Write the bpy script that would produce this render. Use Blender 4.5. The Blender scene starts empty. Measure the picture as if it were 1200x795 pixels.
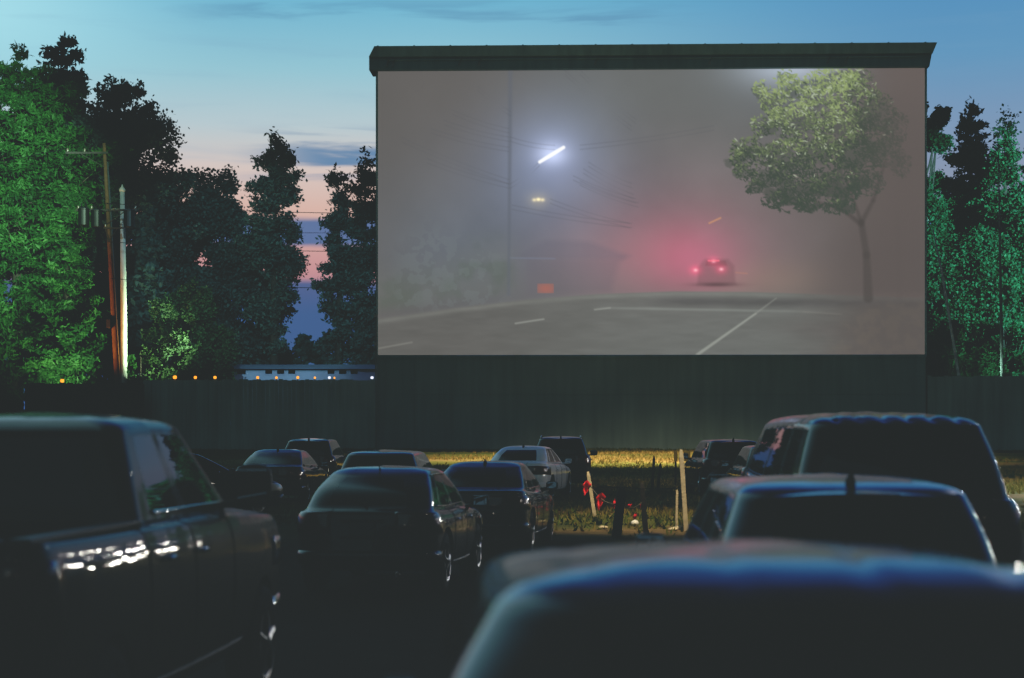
import bpy, bmesh, math, random
import numpy as np
from mathutils import Vector, Matrix

random.seed(7)
rng = np.random.default_rng(11)
scn = bpy.context.scene
col = scn.collection
R = math.radians
F_PX, CX, HY, CAMZ = 2200.0, 600.0, 498.0, 2.0   # picture scale used when measuring the place


def at(px, py, Y):
    return Vector(((px - CX) / F_PX * Y, Y, CAMZ + (HY - py) / F_PX * Y))


def lin(r, g, b):
    def c(v):
        v = v / 255.0
        return v / 12.92 if v <= 0.04045 else ((v + 0.055) / 1.055) ** 2.4
    return (c(r), c(g), c(b), 1.0)


# ------------------------------------------------------------------ tagging
def tag(o, label=None, cat=None, group=None, kind=None):
    if label: o['label'] = label
    if cat: o['category'] = cat
    if group: o['group'] = group
    if kind: o['kind'] = kind
    return o


def empty(name, loc, rz=0.0, label=None, cat=None, group=None):
    o = bpy.data.objects.new(name, None)
    o.empty_display_size = 0.3
    o.location = loc
    o.rotation_euler = (0, 0, rz)
    col.objects.link(o)
    return tag(o, label, cat, group)


def link_mesh(name, me, mat, parent=None, smooth=False):
    o = bpy.data.objects.new(name, me)
    if mat is not None and len(me.materials) == 0:
        me.materials.append(mat)
    if parent is not None:
        o.parent = parent
    if smooth:
        me.shade_smooth()
    col.objects.link(o)
    return o


def copy_tree(o, parent=None):
    c = o.copy()
    col.objects.link(c)
    c.parent = parent
    for ch in list(o.children):
        copy_tree(ch, c)
    return c


# ------------------------------------------------------------------ materials
def new_mat(name):
    m = bpy.data.materials.new(name)
    m.use_nodes = True
    nt = m.node_tree
    nt.nodes.clear()
    out = nt.nodes.new('ShaderNodeOutputMaterial')
    return m, nt, out


def N(nt, t, **kw):
    n = nt.nodes.new(t)
    for k, v in kw.items():
        if k in n.inputs.keys():
            n.inputs[k].default_value = v
        else:
            setattr(n, k, v)
    return n


def principled(name, base, rough=0.5, metal=0.0, coat=0.0, spec=0.5, noise=0.0, nscale=8.0, bump=0.0,
               bscale=30.0, rvar=0.0, sheen=None, coord='Object'):
    m, nt, out = new_mat(name)
    p = N(nt, 'ShaderNodeBsdfPrincipled')
    p.inputs['Base Color'].default_value = base
    p.inputs['Roughness'].default_value = rough
    p.inputs['Metallic'].default_value = metal
    p.inputs['Coat Weight'].default_value = coat
    p.inputs['Coat Roughness'].default_value = 0.06
    p.inputs['Specular IOR Level'].default_value = spec
    nt.links.new(p.outputs[0], out.inputs[0])
    tc = N(nt, 'ShaderNodeTexCoord')
    if noise > 0 or rvar > 0:
        nz = N(nt, 'ShaderNodeTexNoise')
        nz.inputs['Scale'].default_value = nscale
        nz.inputs['Detail'].default_value = 6
        nz.inputs['Roughness'].default_value = 0.65
        nt.links.new(tc.outputs[coord], nz.inputs['Vector'])
        if noise > 0:
            mr = N(nt, 'ShaderNodeMapRange')
            mr.inputs[1].default_value = 0.3
            mr.inputs[2].default_value = 0.7
            mr.inputs[3].default_value = 1 - noise
            mr.inputs[4].default_value = 1 + noise
            nt.links.new(nz.outputs[0], mr.inputs[0])
            mx = N(nt, 'ShaderNodeVectorMath', operation='SCALE')
            mx.inputs[0].default_value = base[:3]
            nt.links.new(mr.outputs[0], mx.inputs['Scale'])
            nt.links.new(mx.outputs[0], p.inputs['Base Color'])
        if rvar > 0:
            mr = N(nt, 'ShaderNodeMapRange')
            mr.inputs[1].default_value = 0.35
            mr.inputs[2].default_value = 0.65
            mr.inputs[3].default_value = max(0.02, rough - rvar)
            mr.inputs[4].default_value = rough + rvar
            nt.links.new(nz.outputs[0], mr.inputs[0])
            nt.links.new(mr.outputs[0], p.inputs['Roughness'])
    if bump > 0:
        nb = N(nt, 'ShaderNodeTexNoise')
        nb.inputs['Scale'].default_value = bscale
        nb.inputs['Detail'].default_value = 4
        nt.links.new(tc.outputs[coord], nb.inputs['Vector'])
        b = N(nt, 'ShaderNodeBump')
        b.inputs['Strength'].default_value = bump
        b.inputs['Distance'].default_value = 0.02
        nt.links.new(nb.outputs[0], b.inputs['Height'])
        nt.links.new(b.outputs[0], p.inputs['Normal'])
    return m


def paint(name, base, coat=1.0, dust=0.25):
    """Clear-coated car paint with a film of dust that dulls it in patches."""
    m, nt, out = new_mat(name)
    p = N(nt, 'ShaderNodeBsdfPrincipled')
    tc = N(nt, 'ShaderNodeTexCoord')
    nz = N(nt, 'ShaderNodeTexNoise')
    nz.inputs['Scale'].default_value = 2.2
    nz.inputs['Detail'].default_value = 9
    nz.inputs['Roughness'].default_value = 0.7
    nt.links.new(tc.outputs['Object'], nz.inputs['Vector'])
    mr = N(nt, 'ShaderNodeMapRange')
    mr.inputs[1].default_value = 0.42
    mr.inputs[2].default_value = 0.68
    mr.inputs[3].default_value = 0.0
    mr.inputs[4].default_value = dust
    nt.links.new(nz.outputs[0], mr.inputs[0])
    mx = N(nt, 'ShaderNodeMixRGB')
    mx.inputs[1].default_value = base
    mx.inputs[2].default_value = (0.009, 0.009, 0.009, 1)
    nt.links.new(mr.outputs[0], mx.inputs[0])
    nt.links.new(mx.outputs[0], p.inputs['Base Color'])
    r2 = N(nt, 'ShaderNodeMapRange')
    r2.inputs[1].default_value = 0.4
    r2.inputs[2].default_value = 0.7
    r2.inputs[3].default_value = 0.02
    r2.inputs[4].default_value = 0.09
    nt.links.new(nz.outputs[0], r2.inputs[0])
    nt.links.new(r2.outputs[0], p.inputs['Coat Roughness'])
    p.inputs['Roughness'].default_value = 0.55
    p.inputs['Coat Weight'].default_value = coat * .85
    p.inputs['Coat IOR'].default_value = 1.55
    p.inputs['Specular IOR Level'].default_value = 0.12
    # gentle panel waviness, so reflections break up the way they do on pressed steel
    nb = N(nt, 'ShaderNodeTexNoise')
    nb.inputs['Scale'].default_value = 3.0
    nb.inputs['Detail'].default_value = 1
    nt.links.new(tc.outputs['Object'], nb.inputs['Vector'])
    b = N(nt, 'ShaderNodeBump')
    b.inputs['Strength'].default_value = 0.3
    b.inputs['Distance'].default_value = 0.02
    nt.links.new(nb.outputs[0], b.inputs['Height'])
    nt.links.new(b.outputs[0], p.inputs['Normal'])
    nt.links.new(b.outputs[0], p.inputs['Coat Normal'])
    nt.links.new(p.outputs[0], out.inputs[0])
    return m


def glass(name, tint=(0.16, 0.2, 0.2, 1), rough=0.02):
    m, nt, out = new_mat(name)
    tr = N(nt, 'ShaderNodeBsdfTransparent')
    tr.inputs[0].default_value = tint
    gl = N(nt, 'ShaderNodeBsdfGlossy')
    gl.inputs['Roughness'].default_value = rough
    gl.inputs[0].default_value = (0.9, 0.95, 1, 1)
    fr = N(nt, 'ShaderNodeFresnel')
    fr.inputs[0].default_value = 1.5
    mx = N(nt, 'ShaderNodeMixShader')
    nt.links.new(fr.outputs[0], mx.inputs[0])
    nt.links.new(tr.outputs[0], mx.inputs[1])
    nt.links.new(gl.outputs[0], mx.inputs[2])
    nt.links.new(mx.outputs[0], out.inputs[0])
    return m


def emissive(name, colr, strength):
    m, nt, out = new_mat(name)
    e = N(nt, 'ShaderNodeEmission')
    e.inputs[0].default_value = colr
    e.inputs[1].default_value = strength
    nt.links.new(e.outputs[0], out.inputs[0])
    return m


def leaf_mat(name, dark, light, transl=0.25, rough=0.6):
    m, nt, out = new_mat(name)
    at_ = N(nt, 'ShaderNodeAttribute')
    at_.attribute_name = 'tint'
    mx = N(nt, 'ShaderNodeMixRGB')
    mx.inputs[1].default_value = dark
    mx.inputs[2].default_value = light
    nt.links.new(at_.outputs['Fac'], mx.inputs[0])
    p = N(nt, 'ShaderNodeBsdfPrincipled')
    p.inputs['Roughness'].default_value = rough
    p.inputs['Specular IOR Level'].default_value = 0.25
    nt.links.new(mx.outputs[0], p.inputs['Base Color'])
    t = N(nt, 'ShaderNodeBsdfTranslucent')
    nt.links.new(mx.outputs[0], t.inputs[0])
    ms = N(nt, 'ShaderNodeMixShader')
    ms.inputs[0].default_value = transl
    nt.links.new(p.outputs[0], ms.inputs[1])
    nt.links.new(t.outputs[0], ms.inputs[2])
    nt.links.new(ms.outputs[0], out.inputs[0])
    return m


M = {}
M['black_paint'] = paint('black car paint', (0.004, 0.0045, 0.005, 1))
M['matte_black'] = paint('worn black truck paint', (0.003, 0.0032, 0.0035, 1), coat=.62, dust=.5)
M['navy_paint'] = paint('navy car paint', (0.003, 0.006, 0.016, 1))
M['steel_paint'] = paint('dark blue grey car paint', (0.006, 0.010, 0.018, 1))
M['blue_metallic'] = paint('blue metallic car paint', (0.03, 0.06, 0.095, 1), dust=.3)
for _n in M['blue_metallic'].node_tree.nodes:
    if _n.type == 'BSDF_PRINCIPLED':
        _n.inputs['Metallic'].default_value = .6
        _n.inputs['Roughness'].default_value = .3
        _n.inputs['Coat IOR'].default_value = 1.6
M['silver_paint'] = paint('silver white car paint', (0.82, 0.84, 0.92, 1), dust=0.03)
M['green_paint'] = paint('dark green grey car paint', (0.006, 0.010, 0.010, 1))
M['glass'] = glass('tinted car glass')
M['dark_glass'] = glass('privacy car glass', (0.05, 0.06, 0.06, 1))
M['trim'] = principled('black plastic trim', (0.02, 0.021, 0.023, 1), 0.5, noise=0.2)
M['seam'] = principled('panel gap', (0.003, 0.003, 0.003, 1), 0.9)
M['chrome'] = principled('chrome', (0.6, 0.6, 0.62, 1), 0.12, metal=1.0)
M['tyre'] = principled('tyre rubber', (0.018, 0.018, 0.018, 1), 0.8, bump=0.3, bscale=60)
M['rim'] = principled('alloy', (0.35, 0.36, 0.38, 1), 0.28, metal=1.0)
M['red_lens'] = principled('red lamp lens', (0.07, 0.004, 0.004, 1), 0.2, coat=.8)
M['clear_lens'] = principled('clear lamp lens', (0.5, 0.5, 0.5, 1), 0.08, coat=1.0)
M['amber_lens'] = principled('amber lens', (0.5, 0.16, 0.01, 1), 0.12, coat=1.0)
M['plate'] = principled('number plate', (0.10, 0.10, 0.11, 1), 0.4, noise=0.1)
M['seat'] = principled('seat cloth', (0.018, 0.018, 0.02, 1), 0.9, noise=0.3)
M['mirror'] = principled('mirror glass', (0.5, 0.55, 0.62, 1), 0.03, metal=1.0)
M['wood_pole'] = principled('weathered pole wood', (0.17, 0.095, 0.05, 1), 0.85, noise=0.35, nscale=3, bump=0.6)
M['stake_light'] = principled('pale timber', (0.52, 0.45, 0.32, 1), 0.8, noise=0.25, bump=0.4)
M['stake_dark'] = principled('old dark timber', (0.05, 0.046, 0.042, 1), 0.85, noise=0.4, bump=0.4)
M['steel'] = principled('galvanised steel', (0.25, 0.26, 0.27, 1), 0.5, metal=0.7, noise=0.2)
M['white_metal'] = principled('white painted metal', (0.72, 0.72, 0.68, 1), 0.5, noise=0.18, nscale=2.0)
M['grey_can'] = principled('transformer enamel', (0.012, 0.014, 0.014, 1), 0.45, noise=0.2)
M['ceramic'] = principled('insulator', (0.2, 0.15, 0.12, 1), 0.2)
M['wire'] = principled('cable', (0.015, 0.016, 0.018, 1), 0.6)
M['bark'] = principled('bark', (0.06, 0.05, 0.04, 1), 0.9, noise=0.4, nscale=2, bump=0.8, bscale=6)
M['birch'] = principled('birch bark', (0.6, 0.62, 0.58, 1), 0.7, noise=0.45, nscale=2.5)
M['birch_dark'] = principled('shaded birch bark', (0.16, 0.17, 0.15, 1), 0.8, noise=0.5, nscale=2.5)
M['ribbon'] = principled('red flag cloth', (0.62, 0.012, 0.03, 1), 0.6, noise=0.2)
M['rope'] = principled('rope', (0.10, 0.09, 0.07, 1), 0.9)
M['yellow'] = principled('yellow board', (0.62, 0.38, 0.05, 1), 0.55, noise=0.15)
M['siding'] = principled('pale blue siding', (0.30, 0.36, 0.50, 1), 0.7, noise=0.12, nscale=1.0)
M['window_dark'] = principled('dark window glass', (0.01, 0.012, 0.014, 1), 0.08)
M['amber_lamp'] = emissive('amber lamp', (1.0, 0.36, 0.04, 1), 1.6)
M['white_lamp'] = emissive('white lamp', (0.8, 0.85, 1.0, 1), 1.3)


def board_mat(name, base, pitch, depth=0.6):
    """Painted boards: streaked paint with stains running down."""
    m, nt, out = new_mat(name)
    p = N(nt, 'ShaderNodeBsdfPrincipled')
    p.inputs['Roughness'].default_value = 0.7
    p.inputs['Specular IOR Level'].default_value = 0.25
    tc = N(nt, 'ShaderNodeTexCoord')
    mp = N(nt, 'ShaderNodeMapping')
    mp.inputs['Scale'].default_value = (1.6, 1.6, 0.12)
    nt.links.new(tc.outputs['Object'], mp.inputs[0])
    nz = N(nt, 'ShaderNodeTexNoise')
    nz.inputs['Scale'].default_value = 1.4
    nz.inputs['Detail'].default_value = 8
    nt.links.new(mp.outputs[0], nz.inputs['Vector'])
    n2 = N(nt, 'ShaderNodeTexNoise')
    n2.inputs['Scale'].default_value = 0.25
    nt.links.new(tc.outputs['Object'], n2.inputs['Vector'])
    ad = N(nt, 'ShaderNodeMath', operation='ADD')
    nt.links.new(nz.outputs[0], ad.inputs[0])
    nt.links.new(n2.outputs[0], ad.inputs[1])
    mr = N(nt, 'ShaderNodeMapRange')
    mr.inputs[1].default_value = 0.7
    mr.inputs[2].default_value = 1.3
    mr.inputs[3].default_value = 1 - 0.4 * depth
    mr.inputs[4].default_value = 1 + 0.5 * depth
    nt.links.new(ad.outputs[0], mr.inputs[0])
    sc = N(nt, 'ShaderNodeVectorMath', operation='SCALE')
    sc.inputs[0].default_value = base[:3]
    nt.links.new(mr.outputs[0], sc.inputs['Scale'])
    nt.links.new(sc.outputs[0], p.inputs['Base Color'])
    nt.links.new(p.outputs[0], out.inputs[0])
    return m


M['fence'] = board_mat('dark green fence boards', (0.24, 0.31, 0.31, 1), 0.3)
M['fence_dark'] = board_mat('brown black fence boards', (0.05, 0.05, 0.042, 1), 0.3)
M['base_wall'] = board_mat('dark painted base wall', (0.19, 0.26, 0.28, 1), 1.2, 0.4)
M['cap'] = board_mat('dark painted cap', (0.17, 0.27, 0.31, 1), 1.2, 0.5)
M['cap_light'] = board_mat('grey painted cap lip', (0.25, 0.38, 0.42, 1), 1.2, 0.5)


# ------------------------------------------------------------------ mesh helpers
def add_box(bm, lo, hi, rot=None, piv=None):
    x0, y0, z0 = lo
    x1, y1, z1 = hi
    vs = [Vector((x, y, z)) for z in (z0, z1) for y in (y0, y1) for x in (x0, x1)]
    if rot is not None:
        c = Vector(piv) if piv is not None else (Vector(lo) + Vector(hi)) / 2
        vs = [c + rot @ (v - c) for v in vs]
    v = [bm.verts.new(p) for p in vs]
    for f in ((0, 2, 3, 1), (4, 5, 7, 6), (0, 1, 5, 4), (1, 3, 7, 5), (3, 2, 6, 7), (2, 0, 4, 6)):
        bm.faces.new([v[i] for i in f])
    return v


def add_tube(bm, pts, rad, n=8, caps=True):
    pts = [Vector(p) for p in pts]
    rads = rad if isinstance(rad, (list, tuple)) else [rad] * len(pts)
    rings = []
    up = Vector((0.13, 0.31, 0.94)).normalized()
    for i, p in enumerate(pts):
        d = (pts[min(i + 1, len(pts) - 1)] - pts[max(i - 1, 0)])
        if d.length < 1e-9: d = Vector((0, 0, 1))
        d.normalize()
        u = d.cross(up)
        if u.length < 0.05: u = d.cross(Vector((1, 0, 0)))
        u.normalize()
        w = d.cross(u)
        rings.append([bm.verts.new(p + (u * math.cos(a) + w * math.sin(a)) * rads[i])
                      for a in [2 * math.pi * k / n for k in range(n)]])
    for a, b in zip(rings, rings[1:]):
        for k in range(n):
            bm.faces.new((a[k], a[(k + 1) % n], b[(k + 1) % n], b[k]))
    if caps:
        bm.faces.new(rings[0])
        bm.faces.new(list(reversed(rings[-1])))
    return rings


def add_lathe(bm, prof, centre, axis='Z', n=24):
    rings = []
    c = Vector(centre)
    for r, h in prof:
        ring = []
        for k in range(n):
            a = 2 * math.pi * k / n
            if axis == 'Z': p = Vector((r * math.cos(a), r * math.sin(a), h))
            else: p = Vector((h, r * math.cos(a), r * math.sin(a)))
            ring.append(bm.verts.new(c + p))
        rings.append(ring)
    for a, b in zip(rings, rings[1:]):
        for k in range(n):
            bm.faces.new((a[k], a[(k + 1) % n], b[(k + 1) % n], b[k]))
    bm.faces.new(rings[0])
    bm.faces.new(list(reversed(rings[-1])))


def fin(name, bm, mat, parent=None, smooth=False, bevel=0.0, label=None):
    if bevel > 0:
        bmesh.ops.bevel(bm, geom=list(bm.edges), offset=bevel, segments=2, affect='EDGES', profile=0.6)
    bmesh.ops.recalc_face_normals(bm, faces=list(bm.faces))
    me = bpy.data.meshes.new(name)
    bm.to_mesh(me)
    bm.free()
    return link_mesh(name, me, mat, parent, smooth)


def box_obj(name, lo, hi, mat, parent=None, bevel=0.0, rot=None, piv=None):
    bm = bmesh.new()
    add_box(bm, lo, hi, rot, piv)
    return fin(name, bm, mat, parent, smooth=False, bevel=bevel)


# ================================================================== VEHICLES
NR, NC, NS = 22, 6, 44     # points along rear/front, corner, side of a ring


def ring_params():
    """(segment, t) for each column; closed loop going rear L->R, right side, front R->L, left side."""
    out = []
    for i in range(NR): out.append(('rear', i / (NR - 1)))
    for i in range(1, NC + 1): out.append(('crr', i / (NC + 1)))
    for i in range(NS): out.append(('right', i / (NS - 1)))
    for i in range(1, NC + 1): out.append(('cfr', i / (NC + 1)))
    for i in range(NR): out.append(('front', i / (NR - 1)))
    for i in range(1, NC + 1): out.append(('cfl', i / (NC + 1)))
    for i in range(NS): out.append(('left', i / (NS - 1)))
    for i in range(1, NC + 1): out.append(('crl', i / (NC + 1)))
    return out


RP = ring_params()
NCOL = len(RP)
IDX = {}
for i, (s_, t_) in enumerate(RP):
    IDX.setdefault(s_, []).append(i)


def ring_points(k, spec):
    """k: zf, zm, zr, w, f, r, rho, bow"""
    zf, zm, zr, w, f, r, rho, bow = k
    rho = min(rho, w * 0.95)
    pts = []
    for seg, t in RP:
        if seg == 'rear': x, y = -w + rho + 2 * (w - rho) * t, -r
        elif seg == 'crr':
            a = -math.pi / 2 + t * math.pi / 2
            x, y = w - rho + rho * math.cos(a), -r + rho + rho * math.sin(a)
        elif seg == 'right': x, y = w, -r + rho + (f + r - 2 * rho) * t
        elif seg == 'cfr':
            a = t * math.pi / 2
            x, y = w - rho + rho * math.cos(a), f - rho + rho * math.sin(a)
        elif seg == 'front': x, y = w - rho - 2 * (w - rho) * t, f
        elif seg == 'cfl':
            a = math.pi / 2 + t * math.pi / 2
            x, y = -w + rho + rho * math.cos(a), f - rho + rho * math.sin(a)
        elif seg == 'left': x, y = -w, f - rho - (f + r - 2 * rho) * t
        else:
            a = math.pi + t * math.pi / 2
            x, y = -w + rho + rho * math.cos(a), -r + rho + rho * math.sin(a)
        q = (x / max(w, 1e-6)) ** 2
        mid = 0.5 * (f - r)
        half = 0.5 * (f + r)
        yy = (y - mid) / max(half, 1e-6)
        if yy > 0: y -= bow * q * min(1, yy * yy)
        else: y += bow * q * min(1, yy * yy)
        if yy > 0: z = zm + (zf - zm) * yy * yy
        else: z = zm + (zr - zm) * yy * yy
        F_, R_ = spec['F'], spec['R']
        tp = 1 - spec.get('taper_f', 0.08) * max(0, y / F_) ** 3 - spec.get('taper_r', 0.05) * max(0, -y / R_) ** 3
        pts.append((x * tp, y, z))
    return pts


def catmull(keys, n):
    k = np.array(keys, float)
    P = np.vstack([2 * k[0] - k[1], k, 2 * k[-1] - k[-2]])
    out = []
    for i in range(1, len(P) - 2):
        for j in range(n):
            t = j / n
            a, b, c, d = P[i - 1], P[i], P[i + 1], P[i + 2]
            out.append(0.5 * ((2 * b) + (-a + c) * t + (2 * a - 5 * b + 4 * c - d) * t * t + (-a + 3 * b - 3 * c + d) * t ** 3))
    out.append(k[-1])
    return out


def grid_mesh(name, P, faces, mat, parent, smooth=True):
    used = sorted({i for f in faces for i in f})
    mp = {u: j for j, u in enumerate(used)}
    me = bpy.data.meshes.new(name)
    me.from_pydata([P[u] for u in used], [], [[mp[i] for i in f] for f in faces])
    me.update()
    return link_mesh(name, me, mat, parent, smooth)


def build_car(name, spec, loc, rz, label, cat, group=None):
    """spec: body keys, glass keys, roof keys and options. The car faces +Y."""
    root = empty(name, loc, rz, label, cat, group)
    nb, ng, nr = 5, 6, 5
    body = catmull(spec['body'], nb)
    gl = catmull(spec['glass'], ng)
    rf = catmull(spec['roof'], nr)
    rows = body + gl[1:] + rf[1:]
    ib, ig = len(body) - 1, len(body) + len(gl) - 2
    P = []
    for k in rows:
        P.append(ring_points(k, spec))
    ribs = spec.get('ribs')
    if ribs:
        for ri in range(ig, len(rows)):
            P[ri] = [(x, y, z - ribs[1] * sum(math.exp(-((x - c) / ribs[2]) ** 2) for c in ribs[0]) * min(1, (ri - ig) / 4)) for x, y, z in P[ri]]
    flat = [p for r in P for p in r]
    W = NCOL

    def vid(r, c): return r * W + (c % W)
    n_rows = len(rows)
    # ---- window columns
    side_splits = spec['side']            # list of (t0, t1) in the side parameter, rear -> front
    rear_m, front_m = spec.get('rear_m', 0.03), 0.03
    g0, g1 = ib + 1, ig - 1               # glass rows

    def seg_cols(seg, t0, t1):
        return [i for i in IDX[seg] if RP[i][1] >= t0 - 1e-6 and RP[i][1] <= t1 + 1e-6]
    wins = {}
    sp = spec.get('rear_split')
    if sp:
        wins[('rear_window', 0)] = seg_cols('rear', rear_m, 0.5 - sp)
        wins[('rear_window', 1)] = seg_cols('rear', 0.5 + sp, 1 - rear_m)
    else:
        wins[('rear_window', 0)] = seg_cols('rear', rear_m, 1 - rear_m)
    wins[('windscreen', 0)] = seg_cols('front', front_m, 1 - front_m)
    for k, (t0, t1) in enumerate(side_splits):
        wins[('side_window', 2 * k)] = seg_cols('right', t0, t1)
        wins[('side_window', 2 * k + 1)] = seg_cols('left', 1 - t1, 1 - t0)
    taken = set()
    for (nm, k), cs in wins.items():
        r0, r1 = g0, g1
        if nm == 'rear_window' and spec.get('rear_low'): r0 = g0 + spec['rear_low']
        fs = [(vid(r, c), vid(r, c + 1), vid(r + 1, c + 1), vid(r + 1, c)) for r in range(r0, r1) for c in cs[:-1]]
        for r in range(r0, r1):
            for c in cs[:-1]: taken.add((r, c))
        grid_mesh(nm, flat, fs, spec['rear_glass'] if nm != 'windscreen' else M['glass'], root)
    bedf = spec.get('bed')
    faces = []
    for r in range(n_rows - 1):
        for c in range(W):
            if (r, c) in taken: continue
            if bedf and r < ib:
                q = [flat[vid(r, c)], flat[vid(r, c + 1)], flat[vid(r + 1, c + 1)], flat[vid(r + 1, c)]]
                cy = sum(p[1] for p in q) / 4
                if r >= bedf[1] and cy < bedf[0]: continue
            faces.append((vid(r, c), vid(r, c + 1), vid(r + 1, c + 1), vid(r + 1, c)))
    faces.append(tuple(vid(n_rows - 1, c) for c in range(W)))
    faces.append(tuple(vid(0, c) for c in reversed(range(W))))
    bodyo = grid_mesh('body', flat, faces, spec['paint'], root)
    # ---- wheel arches
    wr = spec['wheel']
    ax = spec['axles']
    halfw = max(k[3] for k in spec['body'])
    bm = bmesh.new()
    for s in (-1, 1):
        for ya in ax:
            prof = [(wr + 0.055, s * (halfw - 0.24)), (wr + 0.055, s * (halfw + 0.3))]
            if s < 0: prof = prof[::-1]
            add_lathe(bm, prof, (0, ya, wr), 'X', 40)
    bmesh.ops.recalc_face_normals(bm, faces=list(bm.faces))
    cme = bpy.data.meshes.new('cut')
    bm.to_mesh(cme); bm.free()
    cutter = bpy.data.objects.new('cut', cme)
    cutter.parent = root
    col.objects.link(cutter)
    md = bodyo.modifiers.new('b', 'BOOLEAN')
    md.operation = 'DIFFERENCE'; md.solver = 'EXACT'; md.object = cutter
    bpy.context.view_layer.update()
    dg = bpy.context.evaluated_depsgraph_get()
    nm = bpy.data.meshes.new_from_object(bodyo.evaluated_get(dg))
    if len(nm.polygons) > len(faces) * 0.8:
        old = bodyo.data
        bodyo.modifiers.clear()
        bodyo.data = nm
        bpy.data.meshes.remove(old)
        nm.name = 'body'
    else:
        bodyo.modifiers.clear()
    bpy.data.objects.remove(cutter)
    bpy.data.meshes.remove(cme)
    # hard edges at the arch lips
    try:
        bodyo.data.set_sharp_from_angle(angle=R(38))
    except Exception:
        pass

    # ---- helpers on the surface
    def surf(seg, t, z=None, row=None):
        cs = IDX[seg]
        c = min(cs, key=lambda i: abs(RP[i][1] - t))
        if row is None:
            row = min(range(ib), key=lambda r: abs(P[r][c][2] - z))
        return Vector(P[row][c]), row, c

    def normal(r, c):
        a = Vector(flat[vid(r, c + 1)]) - Vector(flat[vid(r, c - 1)])
        b = Vector(flat[vid(min(r + 1, n_rows - 1), c)]) - Vector(flat[vid(max(r - 1, 0), c)])
        n = a.cross(b)
        return n.normalized() if n.length > 1e-9 else Vector((0, 0, 1))

    def patch(nm, r0, r1, cols, off, mat, parent=root, inset=0.004):
        """A raised panel that follows the body: outer skin plus skirts back to the surface."""
        bm = bmesh.new()
        outer, inner = {}, {}
        for r in range(r0, r1 + 1):
            for j, c in enumerate(cols):
                p = Vector(flat[vid(r, c)])
                n = normal(r, c % W)
                edge = r in (r0, r1) or j in (0, len(cols) - 1)
                outer[r, j] = bm.verts.new(p + n * (off * (0.45 if edge else 1.0)))
        for r in range(r0, r1):
            for j in range(len(cols) - 1):
                bm.faces.new((outer[r, j], outer[r, j + 1], outer[r + 1, j + 1], outer[r + 1, j]))
        border = [(r0, j) for j in range(len(cols))] + [(r, len(cols) - 1) for r in range(r0 + 1, r1 + 1)] + \
                 [(r1, j) for j in range(len(cols) - 2, -1, -1)] + [(r, 0) for r in range(r1 - 1, r0, -1)]
        bv = []
        for (r, j) in border:
            p = Vector(flat[vid(r, cols[j])])
            bv.append(bm.verts.new(p - normal(r, cols[j] % W) * 0.01))
        for k in range(len(border)):
            a, b = border[k], border[(k + 1) % len(border)]
            bm.faces.new((outer[a], outer[b], bv[(k + 1) % len(border)], bv[k]))
        return fin(nm, bm, mat, parent, smooth=True)

    def row_near(z, seg='rear', t=0.9):
        c = min(IDX[seg], key=lambda i: abs(RP[i][1] - t))
        return min(range(ib), key=lambda r: abs(P[r][c][2] - z))

    # tail lamps
    z0, z1, wfrac, csteps = spec['tail']
    ra, rb = row_near(z0), row_near(z1)
    if rb <= ra: rb = ra + 1
    cr = [i for i in IDX['rear'] if RP[i][1] >= 1 - wfrac] + IDX['crr'] + IDX['right'][:csteps]
    cl = IDX['left'][-csteps:] + IDX['crl'] + [i for i in IDX['rear'] if RP[i][1] <= wfrac]
    for cs in (cr, cl):
        patch('tail_lamp', ra, rb, cs, 0.018, M['red_lens'])
    # reversing lamp strip under the lid
    ra2 = max(1, ra - 3)
    # head lamps
    ha, hb = row_near(spec['head'][0], 'front', 0.1), row_near(spec['head'][1], 'front', 0.1)
    if hb <= ha: hb = ha + 1
    fr = IDX['right'][-4:] + IDX['cfr'] + [i for i in IDX['front'] if RP[i][1] <= 0.2]
    fl = [i for i in IDX['front'] if RP[i][1] >= 0.8] + IDX['cfl'] + IDX['left'][:4]
    for cs in (fr, fl):
        patch('headlight', ha, hb, cs, 0.012, M['clear_lens'])
    # bumpers
    ba, bb = 1, row_near(spec['bumper'])
    patch('rear_bumper', ba, bb, IDX['left'][-4:] + IDX['crl'] + IDX['rear'] + IDX['crr'] + IDX['right'][:4], spec.get('bump_off', 0.025),
          spec.get('bumper_mat', spec['paint']))
    patch('front_bumper', ba, bb, IDX['right'][-4:] + IDX['cfr'] + IDX['front'] + IDX['cfl'] + IDX['left'][:4], 0.025,
          spec.get('bumper_mat', spec['paint']))
    # grille
    patch('grille', row_near(spec['bumper'] + 0.03, 'front', 0.5), max(row_near(spec['head'][1], 'front', 0.5), row_near(spec['bumper'] + 0.03, 'front', 0.5) + 1),
          [i for i in IDX['front'] if 0.3 <= RP[i][1] <= 0.7], 0.01, M['trim'])
    # sills
    for seg in ('right', 'left'):
        cs = [i for i in IDX[seg] if flat[vid(3, i)][1] < ax[0] - wr - 0.1 and flat[vid(3, i)][1] > ax[1] + wr + 0.1] if ax[0] > ax[1] else IDX[seg]
        if len(cs) > 2: patch('sill', 1, 4, cs, 0.014, M['trim'])
    # plate
    p, r_, c_ = surf('rear', 0.5, spec['plate_z'])
    bm = bmesh.new()
    add_box(bm, (-0.155, p.y - 0.045, p.z - 0.08), (0.155, p.y - 0.0, p.z + 0.08))
    pl = fin('number_plate', bm, M['plate'], root, bevel=0.004)
    bm = bmesh.new()
    add_box(bm, (-0.25, p.y - 0.038, p.z - 0.11), (0.25, p.y + 0.02, p.z - 0.083))
    add_box(bm, (-0.25, p.y - 0.038, p.z + 0.083), (0.25, p.y + 0.02, p.z + 0.115))
    fin('plate_frame', bm, M['trim'], root, bevel=0.004)
    # boot lid / tailgate seam lines and door seams

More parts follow.
